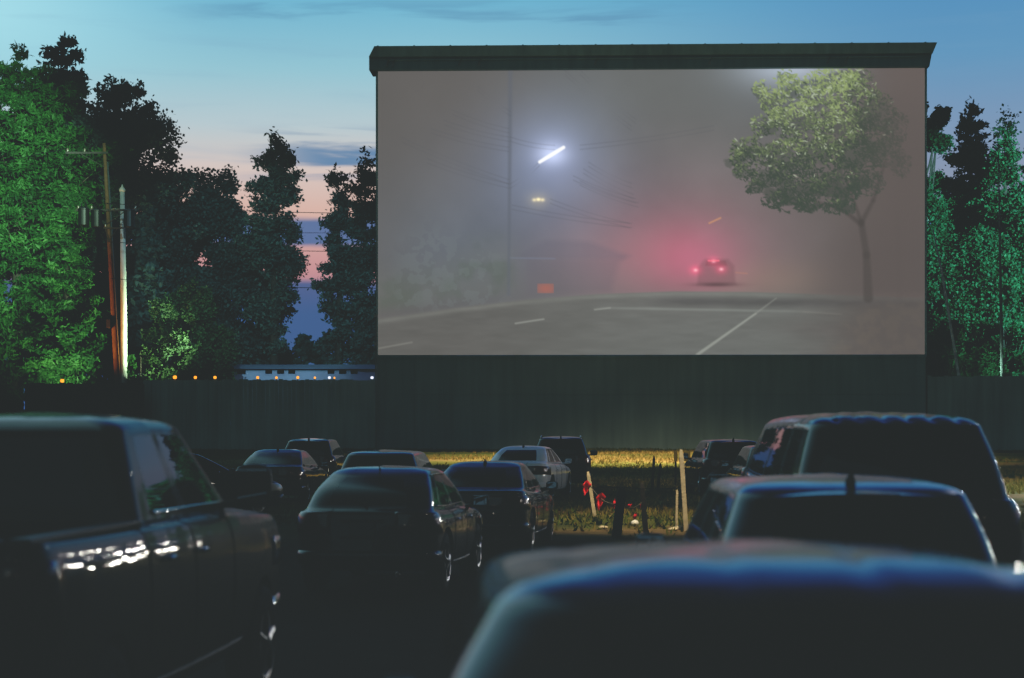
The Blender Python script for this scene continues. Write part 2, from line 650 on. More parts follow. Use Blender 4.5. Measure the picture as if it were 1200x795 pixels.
    def seam_col(seg, t, r0, r1):
        c = min(IDX[seg], key=lambda i: abs(RP[i][1] - t))
        bm = bmesh.new()
        add_tube(bm, [Vector(P[r][c]) for r in range(r0, r1 + 1)], 0.0045, 5)
        fin('panel_seam', bm, M['seam'], root)

    def seam_row(r, cols):
        bm = bmesh.new()
        add_tube(bm, [Vector(flat[vid(r, c)]) for c in cols], 0.0045, 5)
        fin('panel_seam', bm, M['seam'], root)
    rs = row_near(spec['bumper'])
    for t in (0.12, 0.88): seam_col('rear', t, rs, ib)
    seam_row(rs, [i for i in IDX['rear'] if 0.11 <= RP[i][1] <= 0.89])
    for seg in ('right', 'left'):
        for k, t in enumerate(spec['doors']):
            tt = t if seg == 'right' else 1 - t
            seam_col(seg, tt, 4, ib)
    # belt trim
    if spec.get('belt_trim'):  # bright strip under the side glass
        for seg in ('right', 'left'):
            bm = bmesh.new()
            t0, t1 = side_splits[0][0], side_splits[-1][1]
            cs = [i for i in IDX[seg] if t0 <= (RP[i][1] if seg == 'right' else 1 - RP[i][1]) <= t1]
            add_tube(bm, [Vector(flat[vid(ib + 1, c)]) + normal(ib + 1, c) * 0.004 for c in cs], 0.011, 6)
            if spec['belt_trim'] == 2:
                add_tube(bm, [Vector(flat[vid(ig - 1, c)]) + normal(ig - 1, c) * 0.004 for c in cs], 0.009, 6)
            fin('window_trim', bm, M['chrome'], root, smooth=True)
    # door handles
    for t in spec['handles']:
        for seg in ('right', 'left'):
            p, r_, c_ = surf(seg, t if seg == 'right' else 1 - t, spec['handle_z'])
            s = 1 if seg == 'right' else -1
            bm = bmesh.new()
            add_tube(bm, [p + Vector((-0.01 * s, -0.1, 0)), p + Vector((0.032 * s, -0.085, 0)), p + Vector((0.036 * s, 0, 0.004)), p + Vector((0.032 * s, 0.085, 0)), p + Vector((-0.01 * s, 0.1, 0))],
                     0.013, 7)
            fin('door_handle', bm, spec.get('handle_mat', spec['paint']), root, smooth=True)
    # mirrors
    mz, my = spec['mirror_z'], spec['mirror_y']
    ms = spec.get('mirror_size', (0.2, 0.1, 0.14))
    wb = spec['body'][-1][3]
    for s in (-1, 1):
        cx = s * (wb + 0.08 + ms[0] / 2)
        bm = bmesh.new()
        bmesh.ops.create_uvsphere(bm, u_segments=20, v_segments=12, radius=1)
        for v in bm.verts:
            x, y, z = v.co
            q = 0.55
            x, y, z = [math.copysign(abs(t) ** q, t) for t in (x, y, z)]
            y = max(y, -0.45)
            v.co = (x * ms[0] / 2 * (1 - 0.12 * z * 0), y * ms[1] / 2, z * ms[2] / 2)
            v.co += Vector((cx, my, mz))
        # arm
        add_tube(bm, [(s * (wb - 0.04), my + 0.03, mz - ms[2] * 0.45), (cx - s * ms[0] * 0.3, my, mz - ms[2] * 0.38)], 0.024, 8)
        mo = fin('wing_mirror', bm, spec['paint'] if not spec.get('mirror_trim') else M['trim'], root, smooth=True)
        bm = bmesh.new()
        add_box(bm, (cx - ms[0] * 0.42, my - ms[1] * 0.29, mz - ms[2] * 0.38), (cx + ms[0] * 0.42, my - ms[1] * 0.25, mz + ms[2] * 0.38))
        fin('mirror_glass', bm, M['mirror'], mo, bevel=0.006)
    # wheels
    for s in (-1, 1):
        for ya in ax:
            xo = s * (halfw - 0.125)
            bm = bmesh.new()
            prof = [(wr * 0.62, -0.1), (wr * 0.8, -0.112), (wr * 0.95, -0.1), (wr, -0.075), (wr, 0.075), (wr * 0.95, 0.1), (wr * 0.8, 0.112), (wr * 0.62, 0.1)]
            add_lathe(bm, prof, (xo, ya, wr), 'X', 32)
            w = fin('wheel', bm, M['tyre'], root, smooth=True)
            w.data.set_sharp_from_angle(angle=R(50))
            bm = bmesh.new()
            add_lathe(bm, [(wr * 0.64, 0.104 * s), (wr * 0.66, 0.118 * s), (wr * 0.6, 0.112 * s), (wr * 0.56, 0.06 * s)], (xo, ya, wr), 'X', 32)
            add_lathe(bm, [(wr * 0.14, 0.06 * s), (wr * 0.13, 0.112 * s), (0.01, 0.118 * s)], (xo, ya, wr), 'X', 16)
            for k in range(5):
                a = 2 * math.pi * k / 5 + 0.3
                d = Vector((0, math.cos(a), math.sin(a)))
                c0 = Vector((xo + s * 0.1, ya, wr))
                add_tube(bm, [c0 + d * wr * 0.1, c0 + d * wr * 0.6], [0.035, 0.022], 6)
            fin('rim', bm, M['rim'], w, smooth=False)
    # interior
    by, bz = spec['seats']
    for (xs, ys, wd) in ([(-0.36, by[0], 0.5), (0.36, by[0], 0.5)] + ([(0.0, by[1], 1.25)] if len(by) > 1 else [])):
        bm = bmesh.new()
        add_box(bm, (xs - wd / 2, ys - 0.06, bz - 0.15), (xs + wd / 2, ys + 0.08, bz + 0.52), Matrix.Rotation(R(12), 3, 'X'))
        add_box(bm, (xs - wd / 2, ys + 0.09, bz - 0.18), (xs + wd / 2, ys + 0.58, bz - 0.03))
        hs = [xs] if wd < 1 else [-0.38, 0.38]
        for hx in hs:
            add_box(bm, (hx - 0.13, ys - 0.16, bz + 0.54), (hx + 0.13, ys - 0.06, bz + 0.71), Matrix.Rotation(R(8), 3, 'X'))
            add_tube(bm, [(hx - 0.05, ys - 0.1, bz + 0.48), (hx - 0.05, ys - 0.11, bz + 0.58)], 0.007, 5)
            add_tube(bm, [(hx + 0.05, ys - 0.1, bz + 0.48), (hx + 0.05, ys - 0.11, bz + 0.58)], 0.007, 5)
        fin('seat', bm, M['seat'], root, bevel=0.02)
    # dashboard and wheel
    gf = spec['glass'][0][4]
    bm = bmesh.new()
    zb = spec['glass'][0][1]
    add_box(bm, (-wb + 0.1, gf - 0.62, zb - 0.3), (wb - 0.1, gf - 0.2, zb - 0.03))
    fin('dashboard', bm, M['seat'], root, bevel=0.03)
    bm = bmesh.new()
    n = 20
    c0 = Vector((-0.36, gf - 0.85, zb - 0.03))
    pts = [c0 + Vector((0.18 * math.cos(2 * math.pi * k / n), -0.06 * math.sin(2 * math.pi * k / n), 0.17 * math.sin(2 * math.pi * k / n))) for k in range(n + 1)]
    add_tube(bm, pts, 0.014, 6, caps=False)
    add_tube(bm, [c0 - Vector((0.17, 0, 0)), c0 + Vector((0.17, 0, 0))], 0.014, 6)
    fin('steering_wheel', bm, M['seat'], root, smooth=True)
    # roof extras
    roofz = spec['roof'][-1][1]
    k0 = spec['roof'][0]
    if spec.get('antenna'):
        bm = bmesh.new()
        ay = -spec['roof'][1][5] + 0.1
        zc = spec['roof'][1][2] + 0.02
        if spec['antenna'] == 'rod':
            add_tube(bm, [(0, ay, zc - 0.03), (0, ay - 0.02, zc + 0.02), (0, ay - 0.16, zc + 0.2)], [0.02, 0.008, 0.004], 8)
        else:
            add_tube(bm, [(0, ay + 0.12, zc - 0.02), (0, ay + 0.02, zc + 0.02), (0, ay - 0.05, zc + 0.06), (0, ay - 0.075, zc + 0.02), (0, ay - 0.08, zc - 0.03)], [0.012, 0.024, 0.012, 0.02, 0.02], 8)
        fin('antenna', bm, M['trim'], root, smooth=True)
    if spec.get('rails'):
        for s in (-1, 1):
            bm = bmesh.new()
            xr = s * (k0[3] - 0.06)
            y0, y1 = -k0[5] + 0.2, k0[4] - 0.25
            zr = k0[1] + 0.045
            add_tube(bm, [(xr, y0 - 0.08, zr - 0.06), (xr, y0, zr + 0.02), (xr * 1.0, (y0 + y1) / 2, zr + 0.035), (xr, y1, zr + 0.02), (xr, y1 + 0.08, zr - 0.06)], 0.018, 8)
            fin('roof_rail', bm, M['trim'] if spec['rails'] == 1 else M['chrome'], root, smooth=True)
    if spec.get('spoiler'):
        k1 = spec['roof'][0]
        bm = bmesh.new()
        zt = k1[2]
        yb = -k1[5]
        prof = [(yb + 0.16, zt + 0.035), (yb - 0.10, zt + 0.012), (yb - 0.12, zt - 0.012), (yb - 0.02, zt - 0.035)]
        ws = k1[3] * 0.86
        n = 14
        cols_ = []
        for i in range(n + 1):
            x = -ws + 2 * ws * i / n
            e = (x / ws) ** 2
            cols_.append([bm.verts.new((x, y + 0.10 * e, z - 0.03 * e)) for y, z in prof])
        for a, b in zip(cols_, cols_[1:]):
            for j in range(4):
                bm.faces.new((a[j], a[(j + 1) % 4], b[(j + 1) % 4], b[j]))
        bm.faces.new(cols_[0]); bm.faces.new(cols_[-1][::-1])
        so = fin('roof_spoiler', bm, spec['paint'], root, bevel=0.0, smooth=False)
        box_obj('brake_light', (-0.16, yb - 0.125, zt - 0.012), (0.16, yb - 0.108, zt + 0.008), M['red_lens'], so)
    # rear wiper on hatchbacks
    if spec.get('wiper'):
        g = spec['glass'][0]
        bm = bmesh.new()
        c = IDX['rear'][NR // 2]
        a = Vector(flat[vid(ib + 1, c)]) + normal(ib + 1, c) * 0.02
        b = Vector(flat[vid(ib + 3, c - 6)]) + normal(ib + 3, c - 6) * 0.02
        add_tube(bm, [a, b], [0.014, 0.006], 6)
        fin('rear_wiper', bm, M['trim'], root)
    # exhaust
    bm = bmesh.new()
    add_lathe(bm, [(0.035, 0), (0.035, 0.12), (0.03, 0.12), (0.028, 0.02)], (0, 0, 0), 'Z', 14)
    ex = Matrix.Translation((spec['body'][0][3] * 0.55, -spec['R'] + 0.12, 0.27)) @ Matrix.Rotation(R(90), 4, 'X')
    bmesh.ops.transform(bm, matrix=ex, verts=bm.verts)
    fin('exhaust_pipe', bm, M['chrome'], root, smooth=True)
    # pickup bed
    if bedf:
        y1b, wbd, yr = spec['bed_box']
        bm = bmesh.new()
        zt = spec['body'][bedf[1] // nb][2]
        zt = P[bedf[1]][IDX['rear'][NR // 2]][2] - 0.002
        xs, zi = wbd, 0.82
        th = 0.04
        for s in (-1, 1):
            add_box(bm, (s * xs if s > 0 else -xs - 0.05, yr, zi), (s * xs + 0.05 if s > 0 else -xs, y1b, zt))
        add_box(bm, (-xs, yr, zi - 0.05), (xs, y1b, zi))
        add_box(bm, (-xs, yr - 0.05, zi), (xs, yr, zt))
        fin('load_bed', bm, M['trim'], root, bevel=0.005)
        zb_ = spec['glass'][0][2]
        box_obj('cab_back', (-wb + 0.04, y1b, zi - 0.05), (wb - 0.04, y1b + 0.05, zb_ + 0.01), spec['paint'], root, bevel=0.01)
        # rail caps
        for s in (-1, 1):
            lo, hi = sorted((s * (xs - 0.0), s * (xs + 0.12)))
            box_obj('bed_rail', (lo, yr, zt - 0.004), (hi, y1b, zt + 0.03), M['trim'], root, bevel=0.01)
        box_obj('tailgate_cap', (-xs, yr - 0.1, zt - 0.004), (xs, yr, zt + 0.03), M['trim'], root, bevel=0.01)
    return root


def sedan(h=1.44, w=0.9, F_=2.25, R_=2.25, mat='black_paint', **kw):
    s = h / 1.44
    k = w / 0.9
    d = dict(F=F_, R=R_, paint=M[mat], rear_glass=M['glass'],
             body=[(.20, .18, .24, .80 * k, F_ - .12, R_ - .10, .30, .05), (.34, .30, .36, .875 * k, F_ - .02, R_ - .02, .34, .08),
                   (.56 * s, .55 * s, .60 * s, .90 * k, F_, R_, .36, .10), (.68 * s, .80 * s, .86 * s, .892 * k, F_ - .06, R_ - .03, .36, .10),
                   (.75 * s, .90 * s, .98 * s, .86 * k, F_ - .20, R_ - .07, .34, .08), (.80 * s, .93 * s, 1.015 * s, .83 * k, F_ - .45, R_ - .20, .30, .06),
                   (.96 * s, .955 * s, 1.03 * s, .785 * k, F_ - 1.25, R_ - .52, .20, .06)],
             glass=[(.96 * s, .955 * s, 1.03 * s, .785 * k, F_ - 1.25, R_ - .52, .20, .06), (1.16 * s, 1.18 * s, 1.21 * s, .705 * k, F_ - 1.62, R_ - .88, .19, .05),
                    (1.335 * s, 1.375 * s, 1.345 * s, .605 * k, F_ - 1.98, R_ - 1.27, .18, .04)],
             roof=[(1.335 * s, 1.375 * s, 1.345 * s, .605 * k, F_ - 1.98, R_ - 1.27, .18, .04), (1.375 * s, 1.41 * s, 1.385 * s, .53 * k, F_ - 2.1, R_ - 1.42, .16, .03),
                   (1.405 * s, 1.430 * s, 1.418 * s, .36 * k, F_ - 2.40, R_ - 1.56, .14, .0), (1.44 * s, 1.44 * s, 1.44 * s, .05, -.32, .42, .04, 0)],
             side=[(.06, .16), (.20, .52), (.56, .93)], tail=(.70 * s, .93 * s, .24, 4), head=(.56 * s, .70 * s), bumper=.52 * s, plate_z=.70 * s,
             doors=(.30, .52, .74), handles=(.36, .56), handle_z=.80 * s, mirror_z=1.0 * s, mirror_y=F_ - 1.55, wheel=.32, axles=(F_ - .85, -(R_ - .95)),
             seats=((.15, -.75), .52), belt_trim=1, antenna='fin')
    d.update(kw)
    return d


def suv(h=1.7, w=0.93, F_=2.3, R_=2.25, mat='black_paint', **kw):
    s = h / 1.7
    k = w / 0.93
    d = dict(F=F_, R=R_, paint=M[mat], rear_glass=M['dark_glass'],
             body=[(.26, .24, .30, .82 * k, F_ - .12, R_ - .10, .28, .05), (.40, .36, .42, .90 * k, F_ - .02, R_, .30, .08),
                   (.66 * s, .66 * s, .70 * s, .93 * k, F_, R_, .32, .09), (.84 * s, .95 * s, 1.0 * s, .925 * k, F_ - .05, R_ - .02, .30, .09),
                   (.94 * s, 1.06 * s, 1.10 * s, .885 * k, F_ - .22, R_ - .05, .28, .07),
                   (1.12 * s, 1.11 * s, 1.14 * s, .835 * k, F_ - 1.15, R_ - .09, .22, .06)],
             glass=[(1.12 * s, 1.11 * s, 1.14 * s, .835 * k, F_ - 1.15, R_ - .09, .22, .06), (1.36 * s, 1.36 * s, 1.36 * s, .765 * k, F_ - 1.48, R_ - .20, .2, .05),
                    (1.60 * s, 1.62 * s, 1.60 * s, .665 * k, F_ - 1.80, R_ - .38, .17, .04)],
             roof=[(1.60 * s, 1.62 * s, 1.60 * s, .665 * k, F_ - 1.80, R_ - .38, .17, .04), (1.645 * s, 1.665 * s, 1.64 * s, .585 * k, F_ - 1.93, R_ - .50, .16, .03),
                   (1.66 * s, 1.685 * s, 1.67 * s, .40 * k, F_ - 2.4, R_ - .75, .14, .0), (1.70 * s, 1.70 * s, 1.70 * s, .05, -.65, .75, .04, 0)],
             side=[(.07, .26), (.30, .56), (.60, .93)], tail=(.80 * s, 1.12 * s, .16, 3), head=(.68 * s, .86 * s), bumper=.60 * s, plate_z=.86 * s,
             doors=(.30, .55, .78), handles=(.36, .60), handle_z=.95 * s, mirror_z=1.16 * s, mirror_y=F_ - 1.42, wheel=.36, axles=(F_ - .88, -(R_ - .85)),
             seats=((.25, -.7), .66), belt_trim=0, spoiler=1, wiper=1, rails=1, antenna='fin', mirror_size=(.22, .12, .17))
    d.update(kw)
    return d


def pickup(h=2.08, w=1.0, mat='black_paint', **kw):
    F_, R_ = 2.95, 2.9
    d = dict(F=F_, R=R_, paint=M[mat], rear_glass=M['dark_glass'], taper_r=.01,
             body=[(.42, .42, .50, .90, F_ - .12, R_ - .08, .22, .03), (.60, .56, .62, .97, F_ - .02, R_, .22, .05),
                   (.90, .88, .90, 1.0, F_, R_, .20, .06), (1.14, 1.22, 1.26, .995, F_ - .04, R_ - .0, .18, .05),
                   (1.28, 1.38, 1.42, .96, F_ - .14, R_ - .02, .16, .04), (1.33, 1.41, 1.43, .92, F_ - .4, R_ - .08, .14, .03),
                   (1.42, 1.43, 1.44, .86, F_ - 1.45, .92, .10, .03)],
             glass=[(1.42, 1.43, 1.44, .86, F_ - 1.45, .92, .10, .03), (1.68, 1.69, 1.70, .79, F_ - 1.85, .86, .12, .03),
                    (1.97, 1.985, 1.96, .70, F_ - 2.22, .74, .13, .03)],
             roof=[(1.97, 1.985, 1.96, .70, F_ - 2.22, .74, .13, .03), (2.01, 2.03, 2.0, .63, F_ - 2.32, .66, .13, .02),
                   (2.05, 2.06, 2.04, .45, F_ - 2.5, .5, .12, 0), (2.08, 2.08, 2.08, .05, .05, .05, .03, 0)],
             side=[(.10, .44), (.50, .94)], tail=(.98, 1.36, .10, 2), head=(.95, 1.15), bumper=.74, plate_z=.62, bump_off=.06,
             doors=(.31, .49, .68), handles=(.37, .52), handle_z=1.2, mirror_z=1.58, mirror_y=F_ - 1.75, mirror_size=(.26, .14, .30), wheel=.42,
             axles=(F_ - .95, -(R_ - 1.15)), seats=((.35, -.4), .98), belt_trim=1, rear_m=.05, handle_mat=M['chrome'], bumper_mat=M['chrome'],
             bed=(-.93, 25), bed_box=(-.97, .80, -2.84), mirror_trim=1, rear_low=1)
    d.update(kw)
    return d


def car_at(px, s, half_len, yaw):
    """World place of a car's centre when its tail is seen at px at s px per metre."""
    Y = F_PX / s
    X = (px - CX) / s
    a = R(yaw)
    return (X + math.sin(a) * half_len, Y + math.cos(a) * half_len, 0.0), -a


# left black pickup
build_car('pickup_truck', pickup(mat='matte_black'), (-2.95, 11.8, 0), R(-5),
          'big black crew cab pickup truck standing at the near left edge', 'pickup truck')
# foreground SUV
build_car('sport_utility_vehicle', suv(h=1.70, w=.98, F_=2.35, R_=2.35, mat='blue_metallic', mirror_z=1.02,
      glass=[(1.12, 1.11, 1.16, .90, 1.20, 2.26, .22, .06), (1.32, 1.36, 1.40, .84, .87, 2.17, .2, .05), (1.50, 1.58, 1.61, .715, .50, 1.99, .17, .04)],
      roof=[(1.50, 1.58, 1.61, .715, .50, 1.99, .17, .04), (1.545, 1.625, 1.65, .635, .36, 1.88, .16, .03), (1.60, 1.665, 1.685, .43, -.3, 1.65, .14, .0), (1.70, 1.70, 1.70, .05, -1.10, 1.2, .04, 0)],
      ribs=([-.47, -.16, .16, .47], .007, .025), rails=0, mirror_size=(.14, .08, .1), mirror_trim=1, spoiler=0, wiper=0, antenna=None),
          (0.63, 4.10 + 1.95, 0), R(1.0), 'closest vehicle of all, blurred, its ribbed roof shining blue along the bottom', 'car')
# SUV between it and the large one
build_car('sport_utility_vehicle', suv(h=1.70, mat='blue_metallic', F_=2.15, R_=2.1, rails=0), (1.98, 10.6 + 1.75, 0), R(-1.0),
          'dark crossover whose pale blue roof shows just above the roof of the nearest vehicle', 'car')
# large SUV at right
build_car('sport_utility_vehicle', suv(h=2.12, w=1.0, F_=2.55, R_=2.5, mat='black_paint', rear_split=.015, rails=0, wiper=0, antenna=None, spoiler=0,
                                       ribs=([-.5, -.3, -.1, .1, .3, .5], .022, .035), wheel=.42), (3.14, 15.3 + 2.1, 0), R(0.5),
          'tall black utility vehicle at the right with a split rear window and a ribbed roof', 'car')
# dark blue sedan
def hatch(h=1.5, k=.87 / .93, **kw):
    q = h / 1.7
    F_, R_ = 2.1, 2.0
    d = suv(h=h, w=.93 * k, F_=F_, R_=R_, rails=0, rear_glass=M['glass'],
            glass=[(1.10 * q, 1.10 * q, 1.16 * q, .835 * k, F_ - 1.15, R_ - .14, .24, .08), (1.36 * q, 1.38 * q, 1.40 * q, .755 * k, F_ - 1.50, R_ - .40, .24, .07),
                   (1.58 * q, 1.62 * q, 1.585 * q, .635 * k, F_ - 1.86, R_ - .78, .22, .05)],
            roof=[(1.58 * q, 1.62 * q, 1.585 * q, .635 * k, F_ - 1.86, R_ - .78, .22, .05), (1.625 * q, 1.66 * q, 1.63 * q, .56 * k, F_ - 2.0, R_ - .92, .2, .03),
                  (1.66 * q, 1.685 * q, 1.67 * q, .38 * k, F_ - 2.4, R_ - 1.1, .14, .0), (1.70 * q, 1.70 * q, 1.70 * q, .05, -.45, .55, .04, 0)],
            side=[(.05, .17), (.22, .52), (.56, .93)], spoiler=0, antenna='rod')
    b_ = list(d['body'])
    b_[-1] = d['glass'][0]
    d['body'] = b_
    d.update(kw)
    return d


loc, rz = car_at(424, 101, 2.0, 8)
build_car('parked_hatchback', hatch(h=1.5, paint=M['navy_paint'], belt_trim=2, handle_mat=M['chrome']), loc, rz,
          'dark blue hatchback with a short roof antenna, nearest of the cars left of the middle', 'car')
loc, rz = car_at(551, 76, 2.2, 8)
build_car('parked_sedan', sedan(h=1.41, w=.86, mat='black_paint', F_=2.2, R_=2.2), loc, rz,
          'low black sedan directly right of the dark blue hatchback', 'car')
loc, rz = car_at(440, 64, 2.2, 4)
build_car('parked_hatchback', suv(h=1.53, w=.88, mat='steel_paint', F_=2.2, R_=2.1, rails=0, spoiler=0, antenna=None, rear_glass=M['glass']), loc, rz,
          'dark hatchback with a wide low roof, half hidden behind the dark blue one', 'car')
loc, rz = car_at(601, 45, 2.3, 11)
build_car('parked_sedan', sedan(h=1.44, mat='silver_paint', F_=2.3, R_=2.3, belt_trim=2), loc, rz,
          'silver white sedan, the only pale car, parked in the middle of the field', 'car')
loc, rz = car_at(657, 40, 2.2, 2)
build_car('sport_utility_vehicle', suv(h=1.67, w=.90, mat='green_paint', F_=2.15, R_=2.1, rails=2), loc, rz,
          'dark small utility vehicle with a pale shining roof, just right of the silver sedan', 'car')
loc, rz = car_at(312, 47, 2.25, 4)
build_car('parked_sedan', sedan(h=1.38, mat='black_paint'), loc, rz,
          'black sedan with cyan sky in its rear window, left of the dark blue hatchback', 'car')
loc, rz = car_at(357, 39, 2.2, 3)
build_car('parked_hatchback', suv(h=1.59, w=.88, mat='green_paint', F_=2.1, R_=2.0, rails=0, rear_glass=M['glass']), loc, rz,
          'dark green grey hatchback farthest left row, its roof rising behind the black sedan', 'car')
build_car('parked_sedan', sedan(h=1.43, mat='steel_paint'), (-7.15, 40.6, 0), R(-52),
          'dark sedan turned half sideways behind the pickup truck, hood pointing right', 'car')
loc, rz = car_at(864, 43, 2.2, -3)
build_car('sport_utility_vehicle', suv(h=1.61, w=.92, mat='green_paint', F_=2.2, R_=2.15, rails=0), loc, rz,
          'dark utility vehicle with blue rear glass, farthest of the cars right of the stakes', 'car')
loc, rz = car_at(916, 51, 2.0, 0)
build_car('parked_hatchback', suv(h=1.54, w=.90, mat='silver_paint' if False else 'steel_paint', F_=2.1, R_=2.0, rails=0, spoiler=0, rear_glass=M['glass'], antenna=None), loc, rz,
          'grey blue hatchback mostly hidden behind the tall black utility vehicle', 'car')

# ================================================================== GROUND
def ground_h(x, y):
    t = np.clip((y - 62) / 60, 0, 1)
    t = t * t * (3 - 2 * t)
    h = 0.33 * t
    m = np.clip((y - 58) / 10, 0, 1) * np.clip((135 - y) / 10, 0, 1)
    h = h + m * (0.06 * np.sin(y * 0.42 + 0.5 * np.sin(x * 0.13)) + 0.03 * np.sin(x * 0.4 + y * 0.2))
    return h


xs = np.concatenate([[-3000, -1200, -500, -250, -140, -95], np.linspace(-70, 70, 141), [95, 140, 250, 500, 1200, 3000]])
ys = np.concatenate([[-3000, -1000, -300, -100, -50, -20], np.linspace(0, 150, 251), [180, 260, 500, 1000, 2000, 4000]])
gx, gy = np.meshgrid(xs, ys)
gz = ground_h(gx, gy)
verts = np.stack([gx, gy, gz], -1).reshape(-1, 3)
nx_, ny_ = len(xs), len(ys)
ii, jj = np.meshgrid(np.arange(nx_ - 1), np.arange(ny_ - 1))
a = (jj * nx_ + ii).ravel()
faces = np.stack([a, a + 1, a + nx_ + 1, a + nx_], 1)


def np_mesh(name, V, Fq, mat, parent=None, smooth=False, attr=None):
    me = bpy.data.meshes.new(name)
    me.vertices.add(len(V))
    me.vertices.foreach_set('co', np.ascontiguousarray(V, np.float32).ravel())
    k = Fq.shape[1]
    me.loops.add(Fq.size)
    me.loops.foreach_set('vertex_index', np.ascontiguousarray(Fq, np.int32).ravel())
    me.polygons.add(len(Fq))
    me.polygons.foreach_set('loop_start', np.arange(0, Fq.size, k, dtype=np.int32))
    me.update(calc_edges=True)
    if attr is not None:
        nm, data = attr
        if data.ndim == 1:
            at_ = me.attributes.new(nm, 'FLOAT', 'POINT')
            at_.data.foreach_set('value', data.astype(np.float32))
        else:
            at_ = me.attributes.new(nm, 'FLOAT_COLOR', 'POINT')
            at_.data.foreach_set('color', data.astype(np.float32).ravel())
    return link_mesh(name, me, mat, parent, smooth)


m, nt, out = new_mat('field ground')
p = N(nt, 'ShaderNodeBsdfPrincipled')
p.inputs['Roughness'].default_value = 0.9
p.inputs['Specular IOR Level'].default_value = 0.15
geo = N(nt, 'ShaderNodeNewGeometry')
sep = N(nt, 'ShaderNodeSeparateXYZ')
nt.links.new(geo.outputs['Position'], sep.inputs[0])
mp = N(nt, 'ShaderNodeMapping')
mp.inputs['Scale'].default_value = (0.35, 1.0, 1)
nt.links.new(geo.outputs['Position'], mp.inputs[0])
n1 = N(nt, 'ShaderNodeTexNoise'); n1.inputs['Scale'].default_value = 0.22; n1.inputs['Detail'].default_value = 8
n2 = N(nt, 'ShaderNodeTexNoise'); n2.inputs['Scale'].default_value = 2.5; n2.inputs['Detail'].default_value = 10; n2.inputs['Roughness'].default_value = 0.75
nt.links.new(mp.outputs[0], n1.inputs['Vector'])
nt.links.new(geo.outputs['Position'], n2.inputs['Vector'])
r1 = N(nt, 'ShaderNodeValToRGB')
r1.color_ramp.elements[0].position = 0.38; r1.color_ramp.elements[0].color = (0.055, 0.075, 0.02, 1)
r1.color_ramp.elements[1].position = 0.64; r1.color_ramp.elements[1].color = (0.24, 0.17, 0.075, 1)
e = r1.color_ramp.elements.new(0.5); e.color = (0.12, 0.13, 0.035, 1)
nt.links.new(n1.outputs[0], r1.inputs[0])
r2 = N(nt, 'ShaderNodeValToRGB')
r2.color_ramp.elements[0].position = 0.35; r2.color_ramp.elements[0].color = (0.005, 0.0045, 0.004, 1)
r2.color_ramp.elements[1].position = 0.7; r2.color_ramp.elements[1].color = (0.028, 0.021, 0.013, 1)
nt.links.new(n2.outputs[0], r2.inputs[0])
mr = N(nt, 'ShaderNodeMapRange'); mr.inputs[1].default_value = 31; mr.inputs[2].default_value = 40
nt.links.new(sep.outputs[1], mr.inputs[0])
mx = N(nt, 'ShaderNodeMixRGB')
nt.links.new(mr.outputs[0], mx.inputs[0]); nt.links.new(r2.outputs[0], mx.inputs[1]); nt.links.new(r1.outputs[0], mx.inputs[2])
m3 = N(nt, 'ShaderNodeMixRGB', blend_type='MULTIPLY'); m3.inputs[0].default_value = 0.7
r3 = N(nt, 'ShaderNodeMapRange'); r3.inputs[1].default_value = 0.3; r3.inputs[2].default_value = 0.7; r3.inputs[3].default_value = 0.45; r3.inputs[4].default_value = 1.4
nt.links.new(n2.outputs[0], r3.inputs[0])
nt.links.new(mx.outputs[0], m3.inputs[1]); nt.links.new(r3.outputs[0], m3.inputs[2])
nt.links.new(m3.outputs[0], p.inputs['Base Color'])
b = N(nt, 'ShaderNodeBump'); b.inputs['Strength'].default_value = 0.8; b.inputs['Distance'].default_value = 0.08
nt.links.new(n2.outputs[0], b.inputs['Height']); nt.links.new(b.outputs[0], p.inputs['Normal'])
nt.links.new(p.outputs[0], out.inputs[0])
M['ground'] = m
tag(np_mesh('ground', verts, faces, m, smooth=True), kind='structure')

# grass: blades gathered in tufts
ng = 78000
gy_ = 33 + 90 * rng.random(ng) ** 0.8
gx_ = (rng.random(ng) - 0.5) * (gy_ * 0.62 + 14)
dens = np.sin(gx_ * 0.21 + 1.3 * np.sin(gy_ * 0.17)) + np.sin(gy_ * 0.33 + gx_ * 0.05)
keep = dens + rng.normal(0, 0.8, ng) > -0.15
gx_, gy_ = gx_[keep], gy_[keep]
ng = len(gx_)
nbl = 4
cx_ = np.repeat(gx_, nbl) + rng.normal(0, .09, ng * nbl)
cy_ = np.repeat(gy_, nbl) + rng.normal(0, .09, ng * nbl)
hh = (0.05 + 0.14 * rng.random(ng * nbl) ** 2)
ang = rng.random(ng * nbl) * 6.283
wd = 0.02 + 0.03 * rng.random(ng * nbl)
lx, ly = rng.normal(0, .06, ng * nbl), rng.normal(0, .06, ng * nbl)
z0 = ground_h(cx_, cy_) - 0.01
V = np.empty((ng * nbl, 3, 3))
V[:, 0] = np.stack([cx_ - np.cos(ang) * wd, cy_ - np.sin(ang) * wd, z0], 1)
V[:, 1] = np.stack([cx_ + np.cos(ang) * wd, cy_ + np.sin(ang) * wd, z0], 1)
V[:, 2] = np.stack([cx_ + lx, cy_ + ly, z0 + hh], 1)
tint = np.repeat(np.clip(0.5 + 0.35 * np.sin(cx_ * .11 + 2 * np.sin(cy_ * .14)) + rng.normal(0, .2, ng * nbl), 0, 1), 3)
M['grass'] = leaf_mat('dry and green grass', (0.06, 0.10, 0.02, 1), (0.30, 0.21, 0.08, 1), 0.2, 0.8)
tag(np_mesh('grass', V.reshape(-1, 3), np.arange(ng * nbl * 3).reshape(-1, 3), M['grass'], attr=('tint', tint)),
    'patchy green and straw coloured grass growing over the field before the fence', 'grass', kind='stuff')

